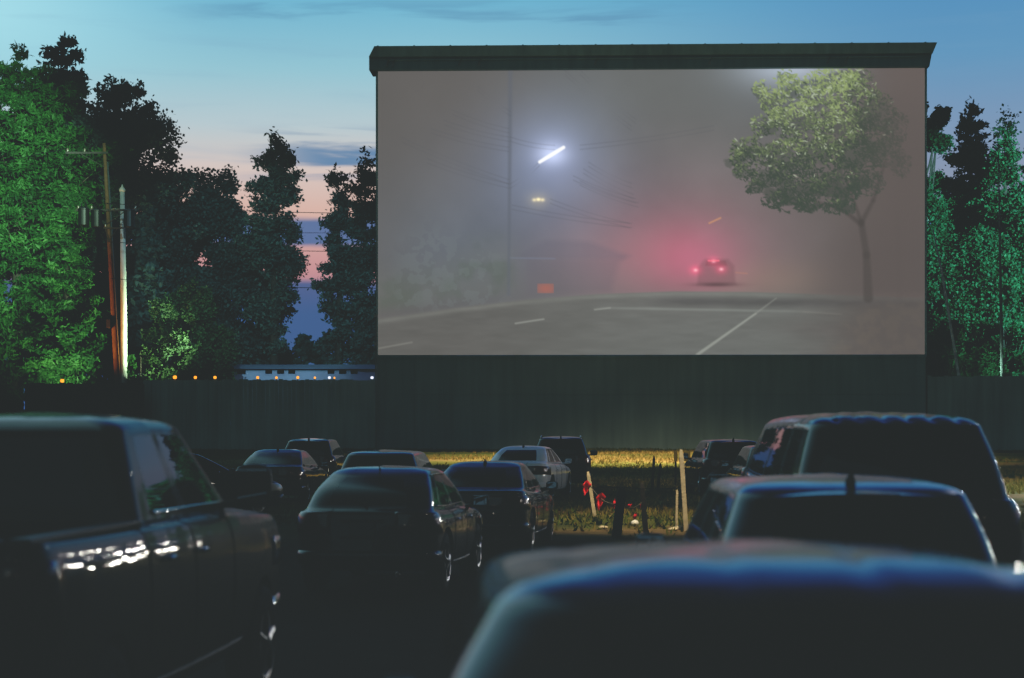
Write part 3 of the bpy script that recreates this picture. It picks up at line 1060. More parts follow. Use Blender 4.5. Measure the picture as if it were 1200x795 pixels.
# ================================================================== SCREEN PICTURE (colours painted on the screen's own surface)
SX0, SX1, SY0, SY1 = 442.0, 1081.5, 82.0, 416.0
GW, GH = 800, 418
px = SX0 + (SX1 - SX0) * (np.arange(GW) / (GW - 1))
py = SY0 + (SY1 - SY0) * (np.arange(GH) / (GH - 1))
X, Y = np.meshgrid(px, py)
prng = np.random.default_rng(5)


def vnoise(X, Y, s, seed):
    r = np.random.default_rng(seed)
    g = r.random((128, 128))
    x, y = X / s + 17.3, Y / s + 5.7
    xi, yi = np.floor(x).astype(int), np.floor(y).astype(int)
    fx, fy = x - xi, y - yi
    fx, fy = fx * fx * (3 - 2 * fx), fy * fy * (3 - 2 * fy)
    G = lambda a, b: g[b % 128, a % 128]
    return (G(xi, yi) * (1 - fx) + G(xi + 1, yi) * fx) * (1 - fy) + (G(xi, yi + 1) * (1 - fx) + G(xi + 1, yi + 1) * fx) * fy


def fbm(X, Y, s, seed, o=4):
    v, a_, t = 0, 1.0, 0
    for k in range(o):
        v = v + a_ * vnoise(X, Y, s / 2 ** k, seed + k)
        t += a_
        a_ *= 0.5
    return v / t


def G(x0, y0, sx, sy): return np.exp(-(((X - x0) / sx) ** 2 + ((Y - y0) / sy) ** 2))


def ss(a_, b_, v):
    t = np.clip((v - a_) / (b_ - a_), 0, 1)
    return t * t * (3 - 2 * t)


I = np.empty((GH, GW, 3))
I[:] = (100, 98, 96)


def add(mask, c):
    for k in range(3): I[..., k] += mask * c[k]


def mix(mask, c):
    for k in range(3): I[..., k] = I[..., k] * (1 - mask) + c[k] * mask


fog = fbm(X, Y, 90, 3)
add(ss(520, 700, X) * ss(1010, 850, X), (4, 9, 10))
add(G(600, 260, 150, 90), (2, 8, 16))
add(G(520, 300, 90, 60), (0, 4, 8))
add(G(640, 190, 85, 75), (14, 18, 30))
add(G(648, 178, 60, 58), (14, 18, 30))
add(G(648, 178, 26, 22), (26, 28, 36))
add(G(735, 300, 90, 50), (20, 6, 6))
add(G(800, 285, 140, 95), (26, 2, 6))
add(G(808, 298, 66, 46), (34, 2, 10))
add(G(815, 310, 44, 30), (14, -2, 6))
add((fbm(X, Y, 60, 410) - .5) * G(720, 240, 260, 120), (16, 15, 15))
add(G(900, 330, 80, 26), (14, 8, 2))
add((fog - .5), (9, 9, 10))
add(G(928, 80, 60, 22), (60, 66, 76))
add(G(925, 78, 90, 60), (14, 18, 24))
# right darkness
mix(ss(960, 1060, X) * 0.75, (104, 94, 91))


def line(x0, y0, x1, y1, w, c, alpha, soft=0.8, sag=0.0, w1=None):
    dx, dy = x1 - x0, y1 - y0
    L2 = dx * dx + dy * dy
    t = np.clip(((X - x0) * dx + (Y - y0) * dy) / L2, 0, 1)
    d = np.hypot(X - (x0 + t * dx), Y - (y0 + t * dy + sag * 4 * t * (1 - t)))
    ww = w if w1 is None else w + (w1 - w) * t
    mix(np.clip((ww / 2 + soft - d) / (2 * soft), 0, 1) * alpha, c)


# distant house in the fog
def poly(pts, c, alpha, soft=2.0):
    d = np.full_like(X, 1e9)
    n = len(pts)
    for k in range(n):
        (xa, ya), (xb, yb) = pts[k], pts[(k + 1) % n]
        L = math.hypot(xb - xa, yb - ya)
        d = np.minimum(d, ((X - xa) * (yb - ya) - (Y - ya) * (xb - xa)) / -L)
    mix(np.clip(d / soft + 0.5, 0, 1) * alpha, c)


poly([(600, 302), (640, 281), (690, 283), (738, 300), (732, 304)], (98, 98, 112), .26, 7)
poly([(618, 303), (728, 303), (716, 342), (618, 346)], (100, 95, 106), .24, 10)
line(598, 302, 650, 303, 1.6, (124, 134, 156), .4)
mix(G(640, 338, 9.5, 5.5) ** .35 * ((abs(X - 639) < 9.5) & (abs(Y - 338) < 5.5)), (160, 106, 98))
# shrubs at left
sh = ss(0, 1, fbm(X, Y, 22, 40, 5) * 2.4 - .75)
reg = ss(300 - 20, 330, Y + 16 * np.sin(X / 28) + 0.12 * (X - 520)) * ss(622, 585, X) * ss(372, 352, Y + (X - 443) * .12)
mix(reg * sh * .45, (92, 104, 92))
mix(reg * .3 * (1 - sh), (112, 118, 112))
top = ss(258, 300, Y + 12 * np.sin(X / 19)) * ss(610, 560, X) * ss(448, 480, X) * ss(372, 352, Y)
mix(top * .22 * (fbm(X, Y, 9, 70, 3) > .5), (120, 130, 130))
# road
edge = np.interp(X, [440, 540, 620, 700, 790, 880, 1082], [374, 360, 351, 345, 342, 343, 350])
road = ss(-1.2, 1.2, Y - edge)
mix(road * .85, (99, 99, 96))
mix(road * ss(520, 800, X) * ss(1040, 900, X) * .5, (114, 119, 116))
mix(np.exp(-((Y - edge - 2.5) / 3.0) ** 2) * .35 * ss(1000, 860, X), (138, 140, 134))
mix(road * np.exp(-((Y - (355 + (X - 900) * .012)) / 5.0) ** 2) * ss(745, 800, X) * .7, (84, 84, 84))
mix(road * np.exp(-((Y - (362 + (X - 760) * .02)) / 1.6) ** 2) * ss(680, 740, X) * ss(1010, 860, X) * .5, (142, 147, 142))
mix(road * np.exp(-((Y - (378 + (X - 800) * .05)) / 9) ** 2) * ss(860, 960, X) * .35, (96, 92, 90))
add(road * (fbm(X * .35, Y * 2, 9, 90, 3) - .5), (10, 10, 10))
line(817, 416, 885, 368, 3.6, (156, 160, 152), .75, w1=2.2)
line(885, 368, 909, 350, 2.2, (142, 144, 138), .6, w1=1.2)
line(604, 379, 637, 374, 2.0, (150, 152, 146), .7)
line(697, 363, 715, 361, 1.8, (150, 152, 146), .7)
line(443, 408, 482, 401, 2.0, (134, 134, 128), .6)
line(940, 366, 985, 369, 1.2, (130, 128, 122), .5)
# verge at the right
vg = ss(990, 1040, X + (Y - 340) * .5) * ss(348, 365, Y)
mix(vg * .5 * ss(.35, .7, fbm(X, Y, 7, 120, 4)), (122, 116, 104))
mix(vg * .35, (98, 90, 86))
# dark trunks and wall in the right shade
mix(ss(1012, 1022, X) * ss(346, 338, Y) * ss(285, 300, Y) * .25, (92, 84, 82))
# pole and wires
line(598, 82, 596, 345, 5, (96, 102, 112), .55, 1.5, w1=3)
for (x0, y0, x1, y1) in ((520, 140, 596, 160), (530, 128, 596, 150), (505, 150, 596, 172), (470, 160, 596, 210), (500, 185, 596, 215), (560, 100, 598, 130),
                         (662, 82, 740, 148), (680, 82, 745, 140), (598, 160, 650, 170), (600, 240, 740, 262), (645, 233, 738, 262), (672, 206, 745, 233),
                         (680, 212, 748, 238), (684, 198, 742, 228), (690, 190, 740, 215), (680, 170, 836, 148), (598, 215, 632, 189)):
    for o_ in (0, 5): line(x0, y0 + o_, x1, y1 + o_, .9, (84, 86, 92), .30, .8, sag=2)
# street lamp tube, its glow and small lamps
line(632.5, 189.5, 660.5, 172.5, 3.6, (255, 255, 255), 1.0, 1.0)
add(G(647, 181, 17, 12), (50, 50, 52))
for dx, s_ in ((-5, .7), (0, 1), (5, .7)): add(G(631 + dx, 233.5 + abs(dx) * .1, 2.4, 2.0), (130 * s_, 110 * s_, 50 * s_))
add(G(631, 234, 12, 9), (30, 22, 4))
line(831, 262, 844, 256, 1.8, (206, 148, 112), .8)
# car far down the road
poly([(817, 334), (862, 334), (860, 312), (853, 304), (826, 304), (818, 313)][::-1], (118, 88, 94), .42, 4)
poly([(826, 312), (852, 312), (850, 306), (828, 306)][::-1], (126, 82, 90), .5, 2)
mix(G(839, 334, 24, 2.5) * .7, (84, 66, 70))
for lx_, ly_, s_ in ((815, 317, 1), (845, 316, 1), (836, 306.5, .9)):
    add(G(lx_, ly_, 7, 5.5), (60 * s_, 0, 12))
    mix(G(lx_, ly_, 2.4, 1.8) * .95, (255, 190, 200))
line(830, 306, 842, 306, 1.8, (255, 120, 140), .9)
line(862, 320, 875, 321, 1.2, (190, 130, 110), .5)
mix(ss(900, 1060, X) * ss(120, 200, Y) * .35, (94, 86, 84))
mix(ss(940, 1000, X + (Y - 300) * .3) * ss(225, 290, Y) * ss(352, 340, Y) * .35, (90, 83, 82))
# tree beside the road: a ragged dark crown, then thousands of leaf strokes
trunk = [((1008, 262), (1014, 300), 7, 8), ((1014, 300), (1016, 350), 8, 11), ((985, 246), (1008, 264), 3.5, 6), ((1008, 262), (1022, 236), 6, 4),
         ((950, 235), (985, 247), 2, 3.5), ((1022, 236), (1036, 190), 4, 2.5), ((1008, 262), (990, 210), 4, 2)]
for (p0, p1, wa, wb_) in trunk: line(p0[0], p0[1], p1[0], p1[1], wa, (74, 70, 68), .6, 1.8, w1=wb_)
line(1050, 250, 1052, 350, 5, (90, 84, 82), .3, 2)
clusters = [(880, 180, 22, 15), (902, 150, 22, 16), (905, 118, 18, 14), (930, 105, 20, 14), (968, 98, 28, 13), (1000, 108, 28, 18), (940, 140, 32, 24), (985, 140, 34, 26),
            (1025, 135, 26, 24), (868, 200, 12, 10), (1048, 150, 14, 20), (1052, 190, 12, 16), (862, 190, 14, 9), (905, 228, 16, 10), (948, 244, 14, 8), (1000, 92, 24, 9), (918, 92, 12, 9), (890, 105, 10, 9), (885, 222, 12, 8), (915, 185, 30, 22), (955, 180, 34, 26), (1000, 180, 32, 26), (1035, 175, 18, 22), (900, 210, 24, 14), (935, 222, 30, 16), (975, 220, 32, 18),
            (1010, 215, 22, 16), (985, 245, 20, 8), (925, 236, 16, 8), (868, 184, 12, 8), (955, 118, 24, 16)]
crown = np.zeros_like(X)
for (cx0, cy0, rx, ry) in clusters:
    crown = np.maximum(crown, 1.15 - np.sqrt(((X - cx0) / (rx * .95)) ** 2 + ((Y - cy0) / (ry * .95)) ** 2))
crown = ss(.10, .5, crown - .16 + 1.5 * (fbm(X, Y, 8, 200, 4) - .5)) * (crown > .01)
mix(crown * .55 * ss(1062, 1020, X), (78, 85, 78))
mix(crown * .45 * ss(180, 235, Y + (X - 960) * .25), (68, 72, 68))
leaves = []
for (cx0, cy0, rx, ry) in clusters:
    nl = int(rx * ry * .85)
    rx, ry = rx * .96, ry * .96
    cx0, cy0 = cx0 + prng.normal(0, 3), cy0 + prng.normal(0, 3)
    for _ in range(nl):
        a_ = prng.random() * 6.283
        r_ = math.sqrt(prng.random()) * 1.12
        leaves.append((cx0 + rx * r_ * math.cos(a_), cy0 + ry * r_ * math.sin(a_), (-(ry) * r_ * math.sin(a_) / ry - .4 * math.cos(a_) * r_)))
gapn = lambda x, y: math.sin(x * .16 + 2.1 * math.sin(y * .11)) + math.sin(y * .19 + 1.7 * math.sin(x * .09))
leaves = [l for l in leaves if gapn(l[0], l[1]) > -.75 or prng.random() < .3]
prng.shuffle(leaves)
nz_leaf = fbm(X, Y, 20, 310, 3)


def vn1(x, y):
    return nz_leaf[int(np.clip((y - SY0) * (GH - 1) / (SY1 - SY0), 0, GH - 1)), int(np.clip((x - SX0) * (GW - 1) / (SX1 - SX0), 0, GW - 1))]


leaves = sorted(leaves, key=lambda l: l[2] + prng.normal(0, .5))
kx, ky = (GW - 1) / (SX1 - SX0), (GH - 1) / (SY1 - SY0)
for (lx_, ly_, up_) in leaves:
    ln, wd_ = prng.uniform(1.1, 3.0), prng.uniform(.45, 1.0)
    th = prng.normal(.5, .9)
    lit = np.clip(.22 + .26 * up_ + .5 * (vn1(lx_, ly_) - .5) + (168 - ly_) / 120 - max(0, (lx_ - 985)) / 70 + prng.normal(0, .26), 0, 1)
    c = np.array((66, 76, 68)) * (1 - lit) + np.array((150, 167, 112)) * lit
    if prng.random() < .12 and lit > .35: c = np.array((172, 184, 156))
    j0, j1 = int((lx_ - 5 - SX0) * kx), int((lx_ + 5 - SX0) * kx) + 1
    i0, i1 = int((ly_ - 5 - SY0) * ky), int((ly_ + 5 - SY0) * ky) + 1
    j0, i0, j1, i1 = max(j0, 0), max(i0, 0), min(j1, GW), min(i1, GH)
    if j1 <= j0 or i1 <= i0: continue
    xx, yy = X[i0:i1, j0:j1] - lx_, Y[i0:i1, j0:j1] - ly_
    u_ = xx * math.cos(th) + yy * math.sin(th)
    v_ = -xx * math.sin(th) + yy * math.cos(th)
    mk = np.clip(1.3 - np.sqrt((u_ / ln) ** 2 + (v_ / wd_) ** 2), 0, 1)
    mk = np.clip(mk * 1.6, 0, 1) * (.8 - .4 * np.clip((lx_ - 1000) / 50, 0, 1))
    for k in range(3): I[i0:i1, j0:j1, k] = I[i0:i1, j0:j1, k] * (1 - mk) + c[k] * mk
mix(ss(985, 1065, X) * ss(356, 335, Y) * ss(90, 150, Y) * .5, (94, 88, 86))
mix(ss(960, 1050, X) * ss(345, 365, Y) * .35, (84, 80, 78))
I = np.clip(I, 0, 255) / 255
IL = np.where(I <= .04045, I / 12.92, ((I + .055) / 1.055) ** 2.4)
IL = np.concatenate([IL, np.ones((GH, GW, 1))], -1)

# ---- screen tower
SYD = 122.0
K = SYD / F_PX
sx0, sx1 = (SX0 - CX) * K, (SX1 - CX) * K
mid = (sx0 + sx1) / 2
W2 = (sx1 - sx0) / 2
z_top, z_bot = CAMZ + (HY - SY0) * K, CAMZ + (HY - SY1) * K
tower = empty('drive_in_screen', (mid, SYD, 0), R(-1.9),
              'huge drive-in movie screen showing a foggy night street and red tail lights', 'movie screen')
lx_ = -W2 + 2 * W2 * np.arange(GW) / (GW - 1)
lz_ = z_top - (z_top - z_bot) * np.arange(GH) / (GH - 1)
LX, LZ = np.meshgrid(lx_, lz_)
V = np.stack([LX, np.full_like(LX, -0.02), LZ], -1).reshape(-1, 3)
ii, jj = np.meshgrid(np.arange(GW - 1), np.arange(GH - 1))
a = (jj * GW + ii).ravel()
Fq = np.stack([a, a + GW, a + GW + 1, a + 1], 1)
m, nt, out = new_mat('projected film picture')
atn = N(nt, 'ShaderNodeAttribute'); atn.attribute_name = 'film'
em = N(nt, 'ShaderNodeEmission'); em.inputs[1].default_value = 1.0
nt.links.new(atn.outputs['Color'], em.inputs[0])
df = N(nt, 'ShaderNodeBsdfDiffuse'); df.inputs[0].default_value = (0.05, 0.05, 0.05, 1)
ads = N(nt, 'ShaderNodeAddShader')
nt.links.new(em.outputs[0], ads.inputs[0]); nt.links.new(df.outputs[0], ads.inputs[1])
nt.links.new(ads.outputs[0], out.inputs[0])
try: m.cycles.emission_sampling = 'NONE'
except Exception: pass
np_mesh('screen_surface', V, Fq, m, tower, attr=('film', IL.reshape(-1, 4)))
# backing, edge trims
box_obj('screen_backing', (-W2, 0.0, z_bot), (W2, 0.35, z_top), M['cap'], tower)
for s in (-1, 1):
    lo, hi = sorted((s * (W2 + .003), s * (W2 + .14)))
    box_obj('edge_trim', (lo, -.04, z_bot - .1), (hi, .4, z_top), M['cap_light'], tower, bevel=.01)
# base wall of plywood sheets with battens
bm = bmesh.new()
npan = 15
for k in range(npan):
    x0 = -W2 + 2 * W2 * k / npan
    x1 = -W2 + 2 * W2 * (k + 1) / npan
    o = 0.012 * ((k * 7) % 3)
    add_box(bm, (x0 + .01, -.05 - o, -.4), (x1 - .01, .12, z_bot - 2.6))
    add_box(bm, (x0 + .01, -.045 - o * .6, z_bot - 2.585), (x1 - .01, .12, z_bot - .02))
add_box(bm, (-W2, .123, -.4), (W2, .3, z_bot - .03))
fin('base_wall', bm, M['base_wall'], tower, bevel=0.0)
bm = bmesh.new()
for k in range(npan + 1):
    x0 = -W2 + 2 * W2 * k / npan
    add_box(bm, (x0 - .05, -.11, -.35), (x0 + .05, -.077, z_bot - .1))
fin('wall_batten', bm, M['base_wall'], tower)
box_obj('base_ledge', (-W2 - .1, -.16, z_bot - .19), (W2 + .1, -.112, z_bot - .07), M['cap'], tower)
# steel frame behind
bm = bmesh.new()
for k in range(9):
    x = -W2 + .3 + (2 * W2 - .6) * k / 8
    add_box(bm, (x - .12, .45, -.3), (x + .12, .75, z_top))
    add_tube(bm, [(x, 8, -.3), (x, .6, z_top * .72)], .12, 6)
    add_tube(bm, [(x, 4.3, z_top * .36), (x, .6, z_top * .36)], .07, 6)
fin('steel_frame', bm, M['steel'], tower)
# cap: sloping hood over the top
zc0 = z_top
bm = bmesh.new()


def prism(bm, prof_l, prof_r):
    L = [bm.verts.new(p) for p in prof_l]
    Rr = [bm.verts.new(p) for p in prof_r]
    n = len(L)
    for k in range(n): bm.faces.new((L[k], L[(k + 1) % n], Rr[(k + 1) % n], Rr[k]))
    bm.faces.new(L); bm.faces.new(Rr[::-1])


h1 = 26.5 * K
xl, xr = -W2 - .52, W2 + .5
prof = lambda x, e: [(x, -.55, zc0), (x, -.55, zc0 + h1 * .55), (x, 1.8, zc0 + h1 * .55), (x, 1.8, zc0)]
prism(bm, [(xl, -.55, zc0), (xl, -.55, zc0 + h1 * .55), (xl, 1.8, zc0 + h1 * .55), (xl, 1.8, zc0)],
      [(W2 + .2, -.55, zc0), (xr - .15, -.55, zc0 + h1 * .55), (xr - .15, 1.8, zc0 + h1 * .55), (W2 + .2, 1.8, zc0)])
cap = fin('roof_cap', bm, M['cap'], tower)
bm = bmesh.new()
zz = zc0 + h1 * .55 + .003
prism(bm, [(xl + .0, -.75, zz), (xl + .38, -.95, zc0 + h1), (xl + .38, 1.9, zc0 + h1 * 1.0), (xl, 2.0, zz)],
      [(xr - .13, -.75, zz), (xr + .12, -.95, zc0 + h1), (xr + .12, 1.9, zc0 + h1), (xr - .13, 2.0, zz)])
fin('cap_lip', bm, M['cap_light'], cap)
bm = bmesh.new()
for k in range(16):
    x = xl + .6 + (xr - xl - 1.2) * k / 15
    add_box(bm, (x - .05, -.84, zc0 + h1 * 1.0), (x + .05, -.3, zc0 + h1 + .06))
fin('cap_clips', bm, M['cap'], cap)
for pxx in (455, 462, 540, 563, 699, 832, 969, 990):
    x = (pxx - CX) * K - mid
    bm = bmesh.new()
    add_tube(bm, [(x - .12, -.57, zc0 + .35), (x + .1, -.72, zc0 + .68)], .035, 6)
    add_box(bm, (x - .16, -.64, zc0 + .22), (x - .02, -.56, zc0 + .4))
    fin('cap_bracket', bm, M['steel'], cap)
# long conduit with joints along the fascia
bm = bmesh.new()
add_tube(bm, [(xl + 1.2, -.60, zc0 + .62), (0, -.60, zc0 + .64), (xr - 1.2, -.60, zc0 + .62)], .045, 6)
fin('conduit', bm, M['cap_light'], cap)
# thin post at the screen's left edge
bm = bmesh.new()
p0 = at(440.5, 445, 121.2); p1 = at(440.5, 372, 121.2)
add_tube(bm, [(p0.x, 121.2, 0), p1], .05, 6)
add_box(bm, (p1.x - .12, 121.05, p1.z), (p1.x + .12, 121.35, p1.z + .18))
add_box(bm, (p1.x - .1, 121.08, p1.z - 1.9), (p1.x + .1, 121.16, p1.z - 1.6))
tag(fin('steel_post', bm, M['steel'], None), 'thin steel post with a small box on top beside the movie screen', 'post')

# ================================================================== FENCES
def fence(name, xa, xb, Y_, ztop, mat, label, step=2.4, yaw=0.0):
    root = empty(name, (xa, Y_, 0), yaw, label, 'fence')
    L = xb - xa
    n = max(1, int(round(L / step)))
    for k in range(n):
        x0, x1 = L * k / n, L * (k + 1) / n
        bm = bmesh.new()
        nbd = 9
        for j in range(nbd):
            a0, a1 = x0 + (x1 - x0) * j / nbd, x0 + (x1 - x0) * (j + 1) / nbd
            o = rng.uniform(0, .02)
            add_box(bm, (a0 + .005, -.03 - o, -.3), (a1 - .005, .0, ztop + rng.uniform(-.05, .05)))
        fin('fence_panel', bm, mat, root)
    for k in range(n + 1):
        x0 = L * k / n
        box_obj('fence_post', (x0 - .06, .075, -.3), (x0 + .06, .2, ztop - .05), M['stake_dark'], root, bevel=.005)
    bm = bmesh.new()
    for z in (.6, ztop * .5, ztop - .35): add_box(bm, (0, .003, z - .05), (L, .072, z + .05))
    fin('fence_rail', bm, M['stake_dark'], root)
    return root


zf = CAMZ + (HY - 445) * 121.9 / F_PX
xA = (30 - CX) / F_PX * 121
xB = (165 - CX) / F_PX * 121.9
xC = sx0 + .1
fence('board_fence', xA, xB + 0.3, 121.0, CAMZ + (HY - 449.5) * 121 / F_PX, M['fence_dark'], 'short brown black board fence at the foot of the utility pole')
fence('board_fence', xB, xC, 122.6, zf, M['fence'], 'tall dark green board fence left of the movie screen with amber lamps on top')
fence('board_fence', sx1 + .15, 66, 121.4, CAMZ + (HY - 441) * 121.4 / F_PX, M['fence'], 'tall dark board fence running off to the right of the movie screen')

# lamps on the fence top
for i, (pxx, sc_, yl, kind, lb) in enumerate((
        (73, 1.1, 121.0, 'a', 'amber lamp on the brown black fence left of the utility pole'),
        (205, 1.1, 122.6, 'a', 'largest amber lamp on the green fence, first right of the utility pole'),
        (229, .9, 122.6, 'a', 'small amber lamp on the fence in front of the dark shrub, second from the pole'),
        (252, .9, 122.6, 'a', 'small amber lamp on the fence just left of the pale building'),
        (302, .8, 122.6, 'a', 'amber lamp on the fence before the left windows of the pale building'),
        (324, .7, 122.6, 'a', 'amber lamp on the fence before the second window group of the pale building'),
        (349, .8, 122.6, 'a', 'amber lamp on the fence before the blank middle wall of the pale building'),
        (369, .6, 122.6, 'a', 'tiny amber lamp on the fence left of the small white lamp'),
        (386, .8, 122.6, 'w', 'small white lamp on the fence before the right windows of the pale building'),
        (392, .5, 122.6, 'a', 'tiny amber lamp close beside the small white lamp on the fence'),
        (436, .9, 122.6, 'w', 'small white lamp at the end of the fence against the movie screen'))):
    x = (pxx - CX) / F_PX * yl
    zt = (zf if yl > 122 else CAMZ + (HY - 449.5) * 121 / F_PX)
    root = empty('fence_lamp', (x, yl - .02, zt), 0, lb, 'lamp', 'small lamps along the fence top')
    bm = bmesh.new()
    add_box(bm, (-.035, -.02, -.12), (.035, .04, .06))
    fin('bracket', bm, M['steel'], root)
    bm = bmesh.new()
    w_, h_ = .22 * sc_, (.14 * sc_ if kind == 'a' else .1)
    add_lathe(bm, [(w_ * .35, .063), (w_ * .5, .10), (w_ * .5, .08 + h_), (w_ * .3, .12 + h_)], (0, 0, 0), 'Z', 12)
    fin('lamp_lens', bm, M['amber_lamp'] if kind == 'a' else M['white_lamp'], root, smooth=True)

# ================================================================== BUILDING BEHIND THE FENCE
Yb = 140.0
bx0, bx1 = (274 - CX) / F_PX * Yb, (462 - CX) / F_PX * Yb
bz = CAMZ + (HY - 429) / F_PX * Yb
bld = empty('long_building', (bx0, Yb, 0), 0, 'long low pale blue building with dark window groups just above the fence', 'building')
LB = bx1 - bx0
bm = bmesh.new()
add_box(bm, (0, 0, 0), (LB, 9, bz - .25))
fin('wall', bm, M['siding'], bld)
bm = bmesh.new()
prism(bm, [(-.4, -.5, bz - .247), (-.4, 4.5, bz + .25), (-.4, 9.5, bz - .247)], [(LB + .4, -.5, bz - .247), (LB + .4, 4.5, bz + .25), (LB + .4, 9.5, bz - .247)])
fin('roof', bm, M['siding'], bld)
for (wa, wb_) in ((277, 289), (310, 320), (324, 334), (337, 347), (383, 393), (396.5, 407), (410, 420)):
    x0, x1 = (wa - 274) / F_PX * Yb, (wb_ - 274) / F_PX * Yb
    zt_, zb2 = CAMZ + (HY - 432.5) / F_PX * Yb, CAMZ + (HY - 439.5) / F_PX * Yb
    f_ = bmesh.new()
    add_box(f_, (x0, -.05, zb2), (x1, -.003, zb2 + .07)); add_box(f_, (x0, -.05, zt_ - .07), (x1, -.003, zt_))
    add_box(f_, (x0, -.048, zb2 + .07), (x0 + .06, -.003, zt_ - .07)); add_box(f_, (x1 - .06, -.048, zb2 + .07), (x1, -.003, zt_ - .07))
    wf = fin('window', f_, M['siding'], bld)
    box_obj('pane', (x0 + .063, -.03, zb2 + .073), (x1 - .063, -.004, zt_ - .073), M['window_dark'], wf)
sh_ = empty('small_shed', at(160, 447, 130) * Vector((1, 1, 0)) if False else Vector((at(158, 447, 130).x, 130, 0)), 0,
            'small white shed peeping over the fence beside the utility pole', 'shed')
zs = CAMZ + (HY - 438) / F_PX * 130
box_obj('wall', (0, 0, 0), (.75, 1.2, zs - .12), M['white_metal'], sh_, bevel=.01)
bm = bmesh.new()
prism(bm, [(-.1, -.1, zs - .117), (.375, -.1, zs + .08), (.85, -.1, zs - .117)], [(-.1, 1.3, zs - .117), (.375, 1.3, zs + .08), (.85, 1.3, zs - .117)])
fin('roof', bm, M['white_metal'], sh_)

# ================================================================== UTILITY POLE, WHITE POLE, CABLES
Yp = 123.5
b0 = at(137.5, 450, Yp); t0 = at(122, 168, Yp)
dirp = (t0 - b0).normalized()
foot = b0 + dirp * (-(b0.z) / dirp.z)


def on_pole(pyv):
    t = (CAMZ + (HY - pyv) / F_PX * Yp - foot.z) / dirp.z
    return foot + dirp * t - foot


up = empty('utility_pole', foot, 0, 'leaning wooden utility pole with crossarms and transformers, its foot lit orange', 'utility pole')
bm = bmesh.new()
add_tube(bm, [Vector((0, 0, 0)), on_pole(400), on_pole(300), on_pole(168)], [.21, .19, .165, .12], 14)
fin('pole', bm, M['wood_pole'], up, smooth=True)


def crossarm(pyv, xl_, xr_, th=.07):
    c = on_pole(pyv)
    bm = bmesh.new()
    add_box(bm, (c.x - xl_, c.y - .32, c.z - th), (c.x + xr_, c.y - .20, c.z + th))
    add_tube(bm, [(c.x - xl_ * .6, c.y - .26, c.z - th), (c.x, c.y - .2, c.z - .9)], .03, 6)
    if xr_ > .6: add_tube(bm, [(c.x + xr_ * .6, c.y - .26, c.z - th), (c.x, c.y - .2, c.z - .9)], .03, 6)
    ca = fin('crossarm', bm, M['stake_dark'], up)
    for x in ([c.x - xl_ + .12, c.x - xl_ * .5] + ([c.x + xr_ - .12] if xr_ > .5 else [])):
        bm = bmesh.new()
        add_lathe(bm, [(.03, 0), (.09, .05), (.05, .1), (.08, .14), (.04, .22)], (x, c.y - .26, c.z + th + .003), 'Z', 10)
        fin('insulator', bm, M['ceramic'], ca, smooth=True)
    return c


c1 = crossarm(180, 2.5, .3)
c2 = crossarm(247, 2.0, 2.0)
c3 = crossarm(268, .3, 1.0, .05)
for (pxx, pyv) in ((100, 256), (115, 258), (153, 258)):
    c = at(pxx, pyv, Yp) - foot
    bm = bmesh.new()
    add_lathe(bm, [(.30, -.55), (.36, -.5), (.36, .5), (.39, .52), (.39, .58), (.2, .68)], (c.x, c.y - .45, c.z), 'Z', 18)
    add_lathe(bm, [(.03, .68), (.07, .74), (.04, .8), (.07, .86), (.03, .96)], (c.x - .14, c.y - .45, c.z), 'Z', 8)
    add_lathe(bm, [(.03, .68), (.07, .74), (.04, .8), (.07, .86), (.03, .96)], (c.x + .14, c.y - .45, c.z), 'Z', 8)
    fin('transformer', bm, M['grey_can'], up, smooth=False)
box_obj('meter_box', (on_pole(380).x - .42, -.5, on_pole(380).z - .3), (on_pole(380).x - .12, -.1, on_pole(380).z + .3), M['grey_can'], up, bevel=.02)
bm = bmesh.new()
q = on_pole(300)
add_tube(bm, [Vector((.26, -.1, 0)), on_pole(400) + Vector((.25, -.1, 0)), on_pole(190) + Vector((.18, -.1, 0))], .06, 8)
fin('conduit', bm, M['steel'], up, smooth=True)

Yw = 126.5
wp = at(145.5, 225, Yw)
wroot = empty('white_pole', (wp.x, Yw, 0), 0, 'white painted metal pole standing behind the leaning utility pole', 'pole')
bm = bmesh.new()
add_tube(bm, [(0, 0, 0), (-.02, 0, wp.z * .5), (-.13, 0, wp.z)], [.24, .22, .17], 14)
fin('shaft', bm, M['white_metal'], wroot, smooth=True)
bm = bmesh.new()
add_lathe(bm, [(.17, 0), (.22, .04), (.22, .16), (.08, .34), (.04, .5)], (-.13, 0, wp.z), 'Z', 12)
fin('finial', bm, M['white_metal'], wroot, smooth=True)
box_obj('bracket_arm', (-1.2, -.06, wp.z - 1.25), (-.32, .02, wp.z - 1.15), M['white_metal'], wroot)

